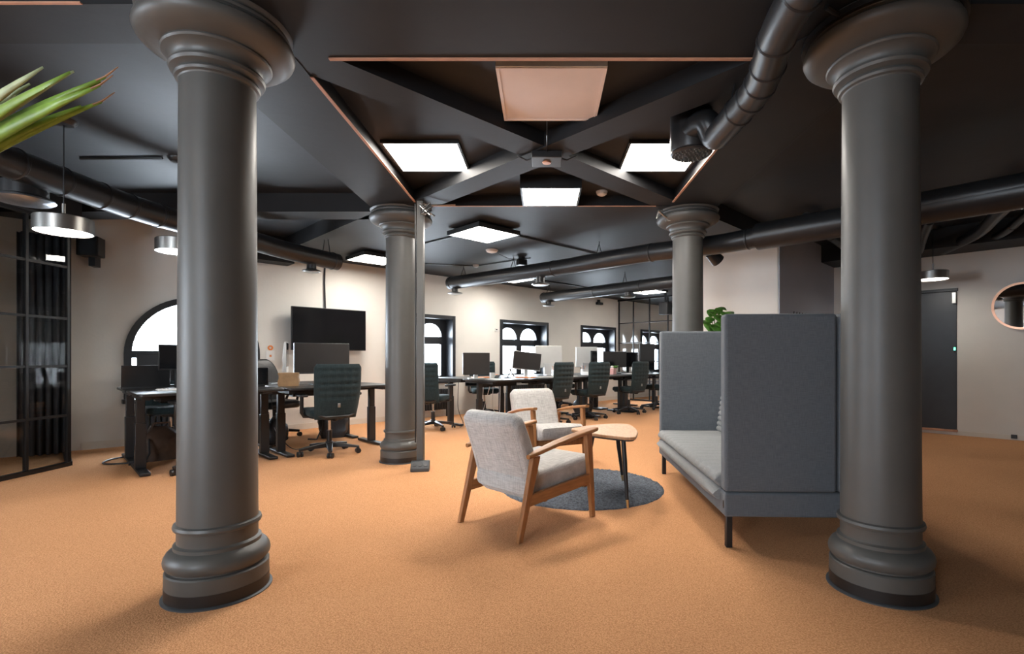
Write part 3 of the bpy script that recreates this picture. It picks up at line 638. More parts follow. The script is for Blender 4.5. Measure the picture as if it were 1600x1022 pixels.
# ------------------------------------------------------------------ office chairs (facing local +y)
def make_office_chair(label):
    t = thing('office_chair', label, 'office chair', (0,0,0), 0, 'dark green office chairs')
    for k in range(5):
        a = R(90+72*k+20); c, s = math.cos(a), math.sin(a)
        sp = MB()
        sp.loft([[Vector((c*q - s*hw, s*q + c*hw, zt)), Vector((c*q + s*hw, s*q - c*hw, zt)), Vector((c*q + s*hw, s*q - c*hw, zb)), Vector((c*q - s*hw, s*q + c*hw, zb))]
                 for q, hw, zt, zb in ((0.02,0.034,0.125,0.075),(0.18,0.026,0.105,0.072),(0.315,0.018,0.082,0.062))])
        spo = sp.build('base_spoke', 'black_plastic', t, 0.004)
        m = MB(); Mc = Matrix.Translation((c*0.305, s*0.305, 0)) @ Matrix.Rotation(a+0.6+k, 4, 'Z')
        for sx in (-1, 1): m.lathe([(0.022,-0.011),(0.029,-0.009),(0.029,0.009),(0.022,0.011)], 18, Mc @ Matrix.Translation((0.0, sx*0.018, 0.029)) @ Matrix.Rotation(R(90), 4, 'X'))
        m.box(-0.014, 0.014, -0.006, 0.006, 0.02, 0.066, Mc)
        m.build('caster', 'black_plastic', spo)
    MB().lathe([(0.040,0.07),(0.040,0.135),(0.028,0.14),(0.028,0.26)], 20).build('hub', 'black_plastic', t)
    MB().tube([(0,0,0.24),(0,0,0.40)], 0.016, 14).build('gas_lift', 'chrome', t)
    MB().xz([(-0.09,0.385),(0.09,0.385),(0.12,0.43),(-0.12,0.43)], -0.16, 0.12).build('tilt_mechanism', 'black_plastic', t, 0.01)
    MB().tube([(0.10,0.02,0.41),(0.22,0.02,0.405)], 0.008, 8).build('lever', 'black_plastic', t)
    # seat
    m = MB(); secs = []
    for zz, sc in ((0.425,0.90),(0.44,0.985),(0.465,1.0),(0.485,0.975),(0.495,0.90),(0.497,0.6)):
        secs.append([Vector((x*sc, (y-0.02)*sc+0.02, zz + (0.012*abs(x)/0.24 if zz > 0.48 else 0))) for x, y in rrect(-0.245, 0.245, -0.21, 0.25, 0.09, 6)])
    m.loft(secs).build('seat_cushion', 'chair_green', t, smooth=60)
    MB().prism(rrect(-0.22, 0.22, -0.20, 0.22, 0.07), 0.412, 0.428).build('seat_shell', 'black_plastic', t)
    # backrest: tufted panel
    NX, NZ = 28, 36; vs = []; fs = []
    def surf(u, v, side):
        z = 0.405 + 0.585*v
        wd = (0.215 + 0.03*math.sin(min(1, v*1.3)*math.pi/2)) * (1 - 0.10*max(0, v-0.94)/0.06)
        x = u*wd
        y = -0.235 - 0.10*v - 0.02*math.sin(v*math.pi*1.2) + 0.035*(u*u)
        th = 0.022*(1-abs(u)**8)*(1-max(0, abs(v-0.5)*2)**14)
        d = 0
        if v > 0.38:
            gx = (u*0.5+0.5)*6; gz = (v-0.40)/0.60*5
            dx = abs(gx-round(gx)); dz = abs(gz-round(gz)); ok = 1 if 0 <= round(gz) <= 4 and 0 < round(gx) < 6 else 0
            d = 0.009*math.exp(-dz*dz*45)*(1 if round(gz) < 5 else 0) + ok*0.012*math.exp(-(dx*dx*16+dz*dz*34))
        return (x, y + side*(th + 0.004 - (d if abs(u) < 0.95 else 0)), z)
    for side in (1, -1):
        for j in range(NZ+1):
            for i in range(NX+1): vs.append(surf(i/NX*2-1, j/NZ, side))
    W_ = NX+1; off_ = W_*(NZ+1)
    for j in range(NZ):
        for i in range(NX):
            a = j*W_+i; fs.append((a, a+1, a+W_+1, a+W_)); fs.append((off_+a, off_+a+W_, off_+a+W_+1, off_+a+1))
    for i in range(NX):
        fs.append((i, off_+i, off_+i+1, i+1)); q = NZ*W_+i; fs.append((q, q+1, off_+q+1, off_+q))
    for j in range(NZ):
        q = j*W_; fs.append((q, q+W_, off_+q+W_, off_+q)); q += NX; fs.append((q, off_+q, off_+q+W_, q+W_))
    MB().add(vs, fs).build('backrest', 'chair_green', t, smooth=70)
    MB().tube([(0,-0.14,0.40),(0,-0.20,0.405),(0,-0.23,0.43),(0,-0.236,0.46)], [0.03,0.03,0.022,0.014], 12, True).build('back_support', 'black_plastic', t)
    MB().tube([(-0.19,-0.22,0.452),(-0.12,-0.265,0.43),(0.12,-0.265,0.43),(0.19,-0.22,0.452)], 0.016, 10).build('lumbar_rail', 'black_plastic', t)
    MB().box(-0.014, 0.014, -0.315, -0.285, 0.53, 0.575, Matrix.Rotation(R(0),4,'Z')).build('back_handle', 'steel', t, 0.004)
    for s in (-1, 1):
        ar = MB().tube([(s*0.18,0,0.425),(s*0.265,0,0.43),(s*0.285,0,0.47),(s*0.285,0.0,0.64)], [0.018,0.018,0.02,0.02], 10).build('armrest_post', 'black_plastic', t)
        MB().prism(rrect(s*0.285-0.04, s*0.285+0.04, -0.12, 0.13, 0.035), 0.64, 0.668).build('armrest_pad', 'black_plastic', ar, 0.008)
    return t
ch = make_office_chair('green tufted office chair pulled up to the left desk below the television')
place(ch, E(2.27, 5.62), Q + R(-4))
dup(ch, E(1.16, 5.58), Q + R(6), 'green office chair almost wholly hidden behind the left foreground column')
dup(ch, E(1.08, 7.18), Q + math.pi, 'green office chair at the back-row desk below the arched window')
dup(ch, E(4.16, 6.50), Q + R(-62), 'green tufted office chair turned sideways behind the slim square post')
dup(ch, E(5.76, 5.62), Q + R(4), 'green tufted office chair directly behind the second armchair')
dup(ch, E(6.77, 5.68), Q + R(-8), 'middle green tufted office chair of the three at the far desks')
dup(ch, E(8.00, 5.70), Q + R(-4), 'green tufted office chair at the far desks nearest the sofa')
dup(ch, E(9.12, 5.80), Q + R(20), 'green office chair with only its base showing past the sofa edge')
dup(ch, E(7.92, 7.40), Q + math.pi, 'green office chair facing the viewer on the far side of the third far desk')
dup(ch, E(5.80, 7.35), Q + R(150), 'green office chair seen edge-on behind the small square monitor')

# black leather chair on the far side of the left desks
t = thing('leather_chair', 'black leather swivel chair behind the left desk with a coat over it', 'office chair', E(2.20, 7.22), Q + math.pi + R(15))
m = MB(); secs = []
for k in range(25):
    v = k/24; zz = 0.46+0.58*v; y = -0.20-0.13*v; q_ = max(0, v-0.55)/0.46; rd = math.sqrt(max(0.02, 1-q_*q_)); wd = 0.225*(0.25+0.75*rd); th = 0.055*(0.2+0.8*rd)
    secs.append([Vector((x, y+yy, zz)) for x, yy in rrect(-wd, wd, -th, th, min(0.05, th*0.95), 5)])
m.loft(secs).build('backrest', 'leather', t, smooth=60)
m = MB(); m.loft([[Vector((x*s, y*s, z)) for x, y in rrect(-0.25, 0.25, -0.22, 0.24, 0.08)] for z, s in ((0.40,0.92),(0.43,1.0),(0.48,0.98),(0.50,0.85))]).build('seat_cushion', 'leather', t, smooth=60)
for k in range(5):
    a = R(72*k+10); c, s = math.cos(a), math.sin(a)
    sp = MB().tube([(c*0.03,s*0.03,0.11),(c*0.30,s*0.30,0.075)], [0.026,0.016], 8).build('base_spoke', 'black_plastic', t)
    MB().lathe([(0.028,-0.02),(0.03,0),(0.028,0.02)], 14, Matrix.Translation((c*0.30,s*0.30,0.030)) @ Matrix.Rotation(R(90), 4, 'X')).build('caster', 'black_plastic', sp)
MB().tube([(0,0,0.10),(0,0,0.41)], 0.025, 12).build('gas_lift', 'black_metal', t)
for s in (-1, 1): MB().tube([(s*0.22,-0.12,0.45),(s*0.29,-0.12,0.60),(s*0.29,0.10,0.63),(s*0.23,0.12,0.45)], 0.018, 8).build('armrest', 'leather', t)
m = MB(); secs = []
for k in range(8):
    v = k/7; zz = 0.93-0.62*v
    secs.append([Vector((0.12+ (0.13+0.04*math.sin(k*2+q))*math.cos(q*math.pi/6), -0.30+ (0.055+0.03*math.sin(k*1.3+q*1.7)+0.03*v)*math.sin(q*math.pi/6)+0.12*v, zz)) for q in range(12)])
m.loft(secs).build('coat', 'leather', t, smooth=70)

# ------------------------------------------------------------------ armchairs (facing local +y)
def slab(m, prof, x0, x1, r=0.0): m.yz(prof, x0, x1)
def make_armchair(label):
    t = thing('armchair', label, 'armchair', (0,0,0), 0, 'wood framed linen armchairs')
    for s in (-1, 1):
        x = s*0.272
        def bar(a, b, w0, w1, d0, d1, nm, par=t, bev=0.006):
            # a,b = (y,z) ends; w = thickness in the y direction; d = thickness in x
            secs = []
            for (y, zz), wd, dd in ((a, w0, d0), (b, w1, d1)):
                secs.append([Vector((x-dd/2, y-wd/2, zz)), Vector((x+dd/2, y-wd/2, zz)), Vector((x+dd/2, y+wd/2, zz)), Vector((x-dd/2, y+wd/2, zz))])
            return MB().loft(secs).build(nm, 'chair_wood', par, bev, 3)
        bar((-0.335, 0.0), (-0.205, 0.475), 0.036, 0.062, 0.030, 0.034, 'rear_leg')
        bar((0.335, 0.0), (0.285, 0.56), 0.034, 0.058, 0.030, 0.034, 'front_leg')
        MB().loft([[Vector((x-0.014, y, z-0.033)), Vector((x+0.014, y, z-0.033)), Vector((x+0.014, y, z+0.033)), Vector((x-0.014, y, z+0.033))] for y, z in ((-0.26, 0.225), (0.31, 0.262))]).build('side_rail', 'chair_wood_arm', t, 0.005, 2)
        secs = []
        for k in range(11):
            v = k/10; y = -0.275+0.63*v; zz = 0.482+0.100*v+0.012*math.sin(v*math.pi)
            wd = 0.018+0.018*math.sin(min(1, v*1.25+0.12)*math.pi*0.62); th = 0.013
            if k in (0, 10): wd *= 0.65
            secs.append([Vector((x+s*0.012+px, y, zz+pz_)) for px, pz_ in rrect(-wd, wd, -th, th, 0.011, 3)])
        MB().loft(secs).build('armrest', 'chair_wood_arm', t, smooth=50)
    for y, zz in ((0.285, 0.235), (-0.10, 0.215)): MB().box(-0.26, 0.26, y-0.012, y+0.012, zz-0.03, zz+0.03).build('cross_rail', 'chair_wood', t, 0.004)
    # seat cushion
    def cush(secdefs, nm, sub=0):
        m = MB(); m.loft(secdefs); return m.build(nm, 'linen', t, smooth=60)
    secs = []
    for k in range(13):
        v = k/12; y = -0.24+0.62*v; sh = 1.0 if 0 < k < 12 else 0.9
        zb = 0.225+0.055*v; th = 0.135 if 0 < k < 12 else 0.095; zb += 0 if 0 < k < 12 else 0.02
        bul = 0.012*math.sin(v*math.pi)
        secs.append([Vector((px, y, zb+pz_ + (bul*(1-(px/0.25)**2) if pz_ > th*0.6 else 0))) for px, pz_ in rrect(-0.25*sh, 0.25*sh, 0, th, 0.035, 5)])
    cush(secs, 'seat_cushion')
    # back cushion
    ax = Vector((0, -0.33, 0.94)).normalized(); nn = Vector((0, 0.94, 0.33)).normalized(); o0 = Vector((0, -0.145, 0.215))
    secs = []; H = 0.535; NK = 16
    for k in range(NK+1):
        v = k/NK
        inset = 0.0
        if v < 0.06: inset = 0.028*(1-v/0.06)**2
        if v > 0.90: inset = 0.045*((v-0.90)/0.10)**2.2
        th = 0.112 - 0.018*v - inset*1.1; wx = 0.245 + 0.008*math.sin(v*math.pi) - inset*0.8
        secs.append([o0 + ax*(H*v) + nn*(py - th*0.5 + 0.012*math.sin(v*math.pi)) + Vector((px, 0, 0)) for px, py in rrect(-wx, wx, 0, th, min(0.034, th*0.4), 5)])
    bk = cush(secs, 'back_cushion')
    for s in (-1, 1):
        MB().tube([o0 + ax*(H*v) + nn*(-0.055+0.010*v+0.012*math.sin(v*math.pi)) + Vector((s*0.205,0,0)) for v in (0.05,0.25,0.5,0.75,0.93)], 0.0035, 6).build('piping_seam', 'linen', bk)
    MB().tube([o0 + ax*(H*0.86) + nn*(-0.046+0.008) + Vector((x_,0,0)) for x_ in (-0.22,-0.1,0.1,0.22)], 0.003, 6).build('piping_seam', 'linen', bk)
    return t
ac = make_armchair('beige linen armchair with wooden frame seen from behind, nearest the viewer')
place(ac, (-0.107, 3.30, 0), math.atan2(-0.69, 0.724))
dup(ac, (0.008, 5.13, 0), math.atan2(-0.46, -0.89), 'beige linen armchair with wooden frame facing the viewer behind the nearer one')

# side table: rounded triangular top on three tapered legs
t = thing('side_table', 'small leaf-shaped wooden side table with black legs beside the armchairs', 'side table', (0.50, 3.86, 0))
tips = [Vector((0.085, -0.345)), Vector((0.105, 0.24)), Vector((-0.19, 0.02))]; rr = [0.055, 0.10, 0.10]
out = []
cen = sum(tips, Vector((0,0)))/3
for i in range(3):
    p, c, n_ = tips[i-1], tips[i], tips[(i+1) % 3]
    d0 = (c-p).normalized(); d1 = (n_-c).normalized(); n0 = Vector((d0.y, -d0.x)); n1 = Vector((d1.y, -d1.x))
    a0 = math.atan2(n0.y, n0.x); a1 = math.atan2(n1.y, n1.x)
    while a1 < a0: a1 += 2*math.pi
    for k in range(9):
        a = a0+(a1-a0)*k/8; out.append(c + Vector((math.cos(a), math.sin(a)))*rr[i])
    # bulging side
    pa = c+n1*rr[i]; pb = n_+n1*rr[(i+1) % 3]
    for k in range(1, 6):
        v = k/6; out.append(pa.lerp(pb, v) + n1*0.030*math.sin(v*math.pi))
M0 = [(p.x, p.y) for p in out]
MB().prism(M0, 0.488, 0.51).build('tabletop', 'table_wood', t, 0.006, 3)
MB().prism([((p-cen).x*0.93+cen.x, (p-cen).y*0.93+cen.y) for p in out], 0.476, 0.488).build('underside', 'black_metal', t)
for (tx, ty), (fx, fy), z0 in (((0.065, -0.255), (0.087, -0.315), 0), ((0.085, 0.21), (0.169, 0.437), 0.014), ((-0.12, 0.03), (-0.187, 0.22), 0.014)):
    def P(v): return Vector((fx+(tx-fx)*v, fy+(ty-fy)*v, z0+(0.478-z0)*v))
    lg = MB().tube([P(0.12), P(0.60), P(0.66), P(1.0)], [0.0115, 0.0165, 0.0175, 0.0165], 16).build('leg', 'black_metal', t)
    MB().tube([P(0), P(0.12)], [0.008, 0.0115], 16).build('brass_tip', 'brass', lg)

# rug
m = MB(); vs = []; fs = []; NR, NA = 70, 220
rnd = random.Random(3)
vs.append((0, 0, 0.014))
for j in range(1, NR+1):
    r = 0.655*j/NR
    for k in range(NA):
        a = 2*math.pi*k/NA; q = r + rnd.uniform(-0.004, 0.004)
        vs.append((q*math.cos(a), q*math.sin(a), 0.011 + rnd.uniform(-0.0055, 0.0055) if j < NR else 0.001))
for k in range(NA): fs.append((0, 1+k, 1+(k+1) % NA))
for j in range(NR-1):
    for k in range(NA):
        a = 1+j*NA; fs.append((a+k, a+NA+k, a+NA+(k+1) % NA, a+(k+1) % NA))
rg = m.add(vs, fs).build('round_rug', 'rug', smooth=90); rg.location = (0.31, 4.14, 0)
tag(rg, 'round slate grey shaggy rug under the side table', 'rug')

# ------------------------------------------------------------------ high-backed sofa (local x = depth, y = length)
t = thing('high_back_sofa', 'grey high-backed fabric sofa with tall side panels', 'sofa', (0.992, 2.77, 0), R(-2.0))
L = 1.88; PZ = 1.295
def rbox(nm, mat, x0, x1, y0, y1, z0, z1, bev=0.018, par=None): return MB().box(x0, x1, y0, y1, z0, z1).build(nm, mat, par or t, bev, 4)
rbox('base_frame', 'sofa_grey', 0.0, 0.73, 0.0, L, 0.18, 0.312, 0.012)
rbox('side_panel', 'sofa_grey', 0.0, 0.605, 0.0, 0.085, 0.316, PZ)
rbox('side_panel', 'sofa_grey', 0.0, 0.605, L-0.085, L, 0.316, PZ)
m = MB().xz([(0.612, 0.316), (0.72, 0.316), (0.70, PZ), (0.615, PZ)], 0.0, L); m.build('back_panel', 'sofa_grey', t, 0.02, 4)
def quilt(nm, x0, x1, y0, y1, z0, z1, ribs, drop=0.0):
    vs = []; fs = []; NY = ribs*8; NXq = 6
    secs = []
    for j in range(NY+1):
        v = j/NY; y = y0+(y1-y0)*v; b = abs(math.sin(v*ribs*math.pi))**0.5*0.005
        e = 0.014 if j in (0, NY) else 0
        zt = z1-0.012+b-e; zb = z0+e
        secs.append([Vector((x0+0.0, y, zb+0.02)), Vector((x0-0.008, y, (zb+zt)/2)), Vector((x0+0.004, y, zt-0.014)), Vector((x0+0.025, y, zt)), Vector((x1, y, zt)), Vector((x1, y, zb)), Vector((x0+0.02, y, zb))])
    return MB().loft(secs).build(nm, 'sofa_seat', t, smooth=50)
quilt('seat_pad', -0.022, 0.60, 0.09, L-0.09, 0.325, 0.412, 15)
quilt('seat_base', -0.032, 0.60, 0.09, L-0.09, 0.238, 0.336, 1)
# back cushion with horizontal channels
secs = []
for j in range(33):
    v = j/32; zz = 0.405+0.36*v; b = abs(math.sin(v*8*math.pi))**0.5*0.014
    e = 0.0 if j < 32 else 0.02
    secs.append([Vector((x, y, zz)) for x, y in ((0.50+0.05*v-b+e, 0.10), (0.61, 0.10), (0.61, L-0.10), (0.50+0.05*v-b+e, L-0.10))])
MB().loft(secs).build('back_cushion', 'sofa_seat', t, smooth=50)
for x, y in ((0.035, 0.05), (0.035, L-0.05), (0.68, 0.06), (0.68, L-0.06)):
    MB().box(x-0.017, x+0.017, y-0.017, y+0.017, 0.0, 0.18).build('leg', 'black_metal', t, 0.003)
MB().box(-0.002, 0.0005, 0.02, 0.035, 0.225, 0.265).build('label_tag', 'black_plastic', t)

# plant behind the sofa
def heart(m, p, d, up, s):
    d = d.normalized(); sd = d.cross(up).normalized(); nn = sd.cross(d).normalized()
    prof = [(0.0,0.0),(0.30,0.10),(0.46,0.35),(0.40,0.62),(0.20,0.86),(0.0,1.05)]
    vs = []; 
    for wx, ly in prof: vs += [p + d*(ly*s) + sd*(wx*s) + nn*(0.10*wx*s) - nn*0.10*s*ly*ly, p + d*(ly*s) - nn*0.10*s*ly*ly, p + d*(ly*s) - sd*(wx*s) + nn*(0.10*wx*s) - nn*0.10*s*ly*ly]
    fs = []
    for k in range(5): a = 3*k; fs += [(a, a+3, a+4, a+1), (a+1, a+4, a+5, a+2)]
    m.add(vs, fs)
t = thing('potted_plant', 'trailing green leafy plant behind the far end of the sofa', 'potted plant', (1.93, 5.62, 0))
MB().lathe([(0.13,0),(0.13,0.02),(0.02,0.03),(0.02,0.90),(0.15,0.91),(0.15,0.93)], 24).build('stand', 'black_metal', t)
MB().lathe([(0.085,0.932),(0.115,1.12),(0.12,1.15),(0.108,1.15),(0.10,1.13)], 28).build('pot', 'pot_white', t)
MB().lathe([(0.10,1.125),(0.02,1.135)], 20).build('soil', 'soil', t)
rnd = random.Random(11)
stems = [(-0.05,-0.02,1.42), (0.02,0.03,1.47), (0.10,0.0,1.42), (-0.10,0.05,1.30), (0.05,-0.06,1.33), (-0.02,-0.09,1.25), (-0.14,-0.03,1.20), (0.12,-0.05,1.25), (-0.06,0.02,1.36), (0.0,-0.05,1.29), (-0.03,-0.08,1.38), (0.06,-0.08,1.22),(-0.17,-0.05,1.13),(0.16,0.04,1.18),(-0.12,-0.09,1.16)]
stems += [(x+rnd.uniform(-.05,.05), y+rnd.uniform(-.04,.04), zz+rnd.uniform(-.05,.03)) for x, y, zz in stems]
for (x, y, zz) in stems:
    zz += 0.15
    MB().tube([(x*0.3, y*0.3, 1.13), (x*0.6, y*0.7, (1.13+zz)/2), (x, y, zz)], 0.004, 6).build('stem', 'stem', t)
    m = MB(); heart(m, Vector((x, y, zz)), Vector((x*4+rnd.uniform(-.4,.4), -0.6+y*3, rnd.uniform(-0.9, -0.1))), Vector((0, -0.5, 1)), rnd.uniform(0.10, 0.14))
    lf = m.build('leaf', 'leaf', t, smooth=80); lf.modifiers.new('s', 'SOLIDIFY').thickness = 0.001

# palm at the left edge
t = thing('palm_plant', 'fan palm whose green leaf tips reach in at the upper left edge', 'potted plant', (-1.95, 1.15, 0))
MB().lathe([(0.16,0),(0.20,0.34),(0.21,0.36),(0.19,0.36),(0.18,0.33)], 32).build('pot', 'pot', t)
MB().lathe([(0.18,0.325),(0.02,0.34)], 24).build('soil', 'soil', t)
MB().tube([(0,0,0.32),(0.02,0.01,0.7),(0.05,0.02,1.05)], [0.05,0.045,0.03], 12).build('trunk', 'bag_brown', t)
def frond(hub, tips, pale):
    st = MB().tube([(0.05,0.02,1.03), tuple(Vector(hub)*0.6+Vector((0.02,0.01,0.47))), hub], [0.010,0.008,0.006], 8).build('leaf_stalk', 'stem', t)
    for i, (tp, wd) in enumerate(tips):
        hub_v = Vector(hub); tv = Vector(tp); d = tv-hub_v; up = Vector((0,0,1)); sd = d.cross(up).normalized(); nn = sd.cross(d.normalized())
        vs = []; fs = []; N = 10
        for k in range(N+1):
            v = k/N; wv = wd*(math.sin(min(1, v*1.6+0.12)*math.pi/2))*(1-max(0, (v-0.55)/0.45)**1.7) + 0.0012
            p = hub_v + d*v + up*(0.045*math.sin(v*math.pi)*d.length)
            vs += [p+sd*wv*0.35+up*wv*0.9, p-nn*0.004-up*wv*0.02, p-sd*wv*0.35-up*wv*0.9]
        for k in range(N): a = 3*k; fs += [(a, a+3, a+4, a+1), (a+1, a+4, a+5, a+2)]
        lf = MB().add(vs, fs).build('leaflet', 'palm_pale' if i in pale else 'palm', st, smooth=80); lf.modifiers.new('s', 'SOLIDIFY').thickness = 0.0012
        if i in (3, 4, 6):
            MB().tube([hub_v + d*0.97 + up*0.045*math.sin(0.97*math.pi)*d.length, tv, tv + d.normalized()*0.035+up*0.004], [0.003, 0.0025, 0.001], 6).build('dry_tip', 'dry_tip', st)
# tips relative to the pot at (-1.95, 1.15): visible fan
hub = (0.26, 0.02, 1.275)
frond(hub, [((0.815,-0.02,1.690),0.018), ((0.880,0.00,1.704),0.017), ((0.915,0.03,1.697),0.014), ((0.935,0.02,1.702),0.015), ((0.940,0.0,1.672),0.017),
            ((0.85,-0.04,1.690),0.015), ((0.90,0.05,1.660),0.015), ((0.80,0.06,1.66),0.016), ((0.90,-0.03,1.685),0.013), ((0.86,0.04,1.645),0.014), ((0.78,0.0,1.675),0.015)], (0, 1, 5, 7, 10))
frond((-0.25,0.2,1.5), [((-0.6,0.4,1.5),0.03), ((-0.6,0.25,1.7),0.03), ((-0.5,0.5,1.8),0.03), ((-0.3,0.6,1.7),0.03)], ())
frond((0.05,-0.3,1.55), [((0.1,-0.7,1.5),0.03), ((-0.1,-0.7,1.7),0.03), ((0.25,-0.6,1.8),0.03)], ())

# ------------------------------------------------------------------ wall items
t = thing('wall_television', 'large black flat television on the beige wall above the left desks', 'television', E(3.11, we-0.16), Q)
MB().box(-0.555, 0.555, -0.02, 0.02, 1.17, 1.80).build('housing', 'black_plastic', t, 0.006)
MB().box(-0.545, 0.545, -0.023, -0.0195, 1.185, 1.79).build('screen', 'screen', t)
MB().box(-0.2, 0.2, 0.02, 0.06, 1.3, 1.65).box(-0.05, 0.05, 0.06, 0.155, 1.42, 1.52).build('wall_mount', 'black_metal', t)
MB().tube([(-0.02,0.10,1.70),(-0.02,0.135,1.85),(-0.03,0.14,2.2),(-0.02,0.14,SZ-0.01)], 0.012, 8).build('cable', 'black_plastic', t)
t = thing('loudspeaker', 'black loudspeaker on a wall bracket beside the left glass partition', 'loudspeaker', E(0.42, we-0.16, 2.20), Q + R(-25))
MB().box(-0.10, 0.10, -0.09, 0.09, 0.0, 0.22).build('cabinet', 'black_plastic', t, 0.01)
MB().box(-0.09, 0.09, -0.096, -0.09, 0.01, 0.21).build('grille', 'black_metal', t)
MB().box(-0.03, 0.03, 0.02, 0.15, -0.10, 0.05).build('bracket', 'black_metal', t)
t = thing('wall_note', 'small white wall note with an orange round ornament beside the arched window', 'wall note', E(2.33, we-0.004), Q)
MB().box(-0.055, 0.055, -0.003, 0.003, 1.02, 1.16).build('paper_sheet', 'paper', t)
MB().lathe([(0.015,-0.006),(0.036,-0.006),(0.036,0.0),(0.015,0.0)], 24, Matrix.Translation((0.0,-0.004,1.20)) @ Matrix.Rotation(R(90), 4, 'X'), caps=False).build('ornament', 'orange', t)
MB().box(-0.012, 0.014, -0.005, -0.003, 1.07, 1.10).build('red_mark', 'orange', t)
t = thing('wall_thermostat', 'small white wall unit left of the middle window', 'thermostat', E(6.47, we-0.012, 1.62), Q)
MB().box(-0.035, 0.035, -0.012, 0.012, -0.03, 0.03).build('housing', 'white_plastic', t, 0.004)
MB().box(-0.02, 0.02, -0.014, -0.012, -0.005, 0.018).build('display', 'screen_matte', t)
t = thing('camera_unit', 'tiny black device under the ceiling beside the far glass partition', 'camera', E(9.7, we-0.05, 2.36), Q)
MB().box(-0.10, 0.10, -0.04, 0.045, 0, 0.06).build('housing', 'black_plastic', t, 0.01)
MB().box(-0.03, 0.03, 0.0, 0.045, 0.06, 0.12).build('bracket', 'black_plastic', t)
# coat rack on the core wall
rk = cB + (cCc-cB).normalized()*0.28
t = thing('coat_rack', 'black wall coat rack on the bluish core wall above the sofa', 'coat rack', (rk.x, rk.y, 1.60), Q)
MB().box(-0.02, 0.95, -0.012, -0.002, -0.03, 0.02).box(0, 0.06, -0.07, -0.002, 0.0, 0.03).build('rail', 'black_metal', t)
for k in range(9):
    MB().tube([(0.05+k*0.105,-0.012,0.0),(0.05+k*0.105,-0.06,-0.01),(0.05+k*0.105,-0.075,0.06)], 0.006, 6).build('hook', 'black_metal', t)
# round mirror on the right wall
mp_ = E(dw-0.02, -0.215, 1.70)
t = thing('round_mirror', 'round wall mirror with a thin copper frame at the right edge', 'mirror', E(dw-0.022, 0.24, 1.72), Q)
Mm = Matrix.Rotation(R(-90), 4, 'Y')
MB().lathe([(0.275,-0.012),(0.30,-0.012),(0.302,0.02),(0.275,0.02)], 64, Mm, caps=False).build('frame', 'copper', t)
MB().lathe([(0.276,-0.010),(0.276,0.002)], 64, Mm).build('mirror_glass', 'mirror', t)
t = thing('wall_socket', 'small black socket on the skirting below the round mirror', 'socket', E(dw-0.02, 0.322, 0.02), Q)
MB().box(-0.018, 0.006, -0.03, 0.03, 0.0, 0.05).build('plate', 'black_plastic', t, 0.004)
MB().lathe([(0.014,-0.02),(0.014,-0.017)], 14, Matrix.Rotation(R(90), 4, 'Y') @ Matrix.Translation((-0.025,0,0))).build('outlet', 'black_plastic', t)
# radiators under the windows
def radiator(e1, wd, label):
    t = thing('radiator', label, 'radiator', E(e1, we-0.075), Q, 'black radiators below the windows')
    for k in range(int(wd/0.055)):
        x = -wd/2+0.0275+k*0.055; MB().box(x-0.020, x+0.020, -0.035, 0.035, 0.13, 0.50).build('fin', 'radiator', t, 0.008)
    MB().box(-wd/2, wd/2, -0.012, 0.012, 0.45, 0.48).box(-wd/2, wd/2, -0.012, 0.012, 0.15, 0.18).box(-wd/2+0.03, -wd/2+0.05, -0.01, 0.01, 0, 0.15).box(wd/2-0.05, wd/2-0.03, -0.01, 0.01, 0, 0.15).build('pipes', 'radiator', t)
radiator(ARC_C, 1.1, 'black ribbed radiator below the arched window')
radiator(4.79, 1.0, 'black ribbed radiator below the window behind the square post')
radiator(7.26, 1.0, 'black ribbed radiator below the middle window')

# ------------------------------------------------------------------ computers and desk things (screens face local -y)
def monitor(label, e1, e2, w_, h_, zb, rz=0.0, tilt=0.0, back='black_plastic', scr='screen', grp='desk monitors', stand='black_metal', name='monitor'):
    t = thing(name, label, 'monitor', E(e1, e2, DZ), Q + rz, grp); zb -= DZ
    Mt = Matrix.Translation((0, -0.03, zb+h_/2)) @ Matrix.Rotation(tilt, 4, 'Y')
    MB().box(-w_/2, w_/2, -0.015, 0.02, -h_/2, h_/2, Mt).build('housing', back, t, 0.006)
    MB().box(-w_/2+0.008, w_/2-0.008, -0.018, -0.0148, -h_/2+(0.016), h_/2-0.008, Mt).build('screen', scr, t)
    MB().box(-0.03, 0.03, 0.0, 0.03, 0.012, zb+h_*0.5).build('stand_column', stand, t, 0.004)
    MB().prism(rrect(-0.12, 0.12, -0.10, 0.09, 0.02), 0, 0.012).build('stand_base', stand, t)
    return t
monitor('black monitor behind the green chair on the left desk', 2.38, 6.12, 0.63, 0.36, 0.87, R(-3), scr='screen_matte', back='collar_rubber')
monitor('black upright monitor beside the left foreground column', 1.02, 6.35, 0.34, 0.26, 0.93, R(0), back='black_plastic')
monitor('black back-row monitor in front of the lower arched window', 1.02, 7.05, 0.52, 0.30, 0.80, math.pi)
monitor('small black screen between the paper bag and the column', 1.66, 6.25, 0.34, 0.20, 0.75, 0)
monitor('small square grey monitor at the left end of the far desks', 4.73, 6.20, 0.41, 0.335, 0.80, R(-28), scr='screen_matte', back='screen_matte', stand='alu')
monitor('tilted monitor on an arm in front of the middle window', 5.76, 6.18, 0.50, 0.30, 0.855, R(-22), R(6), scr='screen_matte', back='alu', stand='alu')
monitor('wide black monitor above the far desks nearest the third window', 8.22, 6.22, 0.52, 0.32, 0.87, R(-25))
monitor('narrow black monitor to the left of the wide far monitor', 7.78, 6.42, 0.30, 0.30, 0.90, R(20))
monitor('black monitor behind the chair nearest the sofa', 8.98, 6.42, 0.46, 0.32, 0.86, R(-20))
monitor('tall black monitor cut off by the sofa edge', 9.08, 6.02, 0.36, 0.56, 0.80, R(-25))
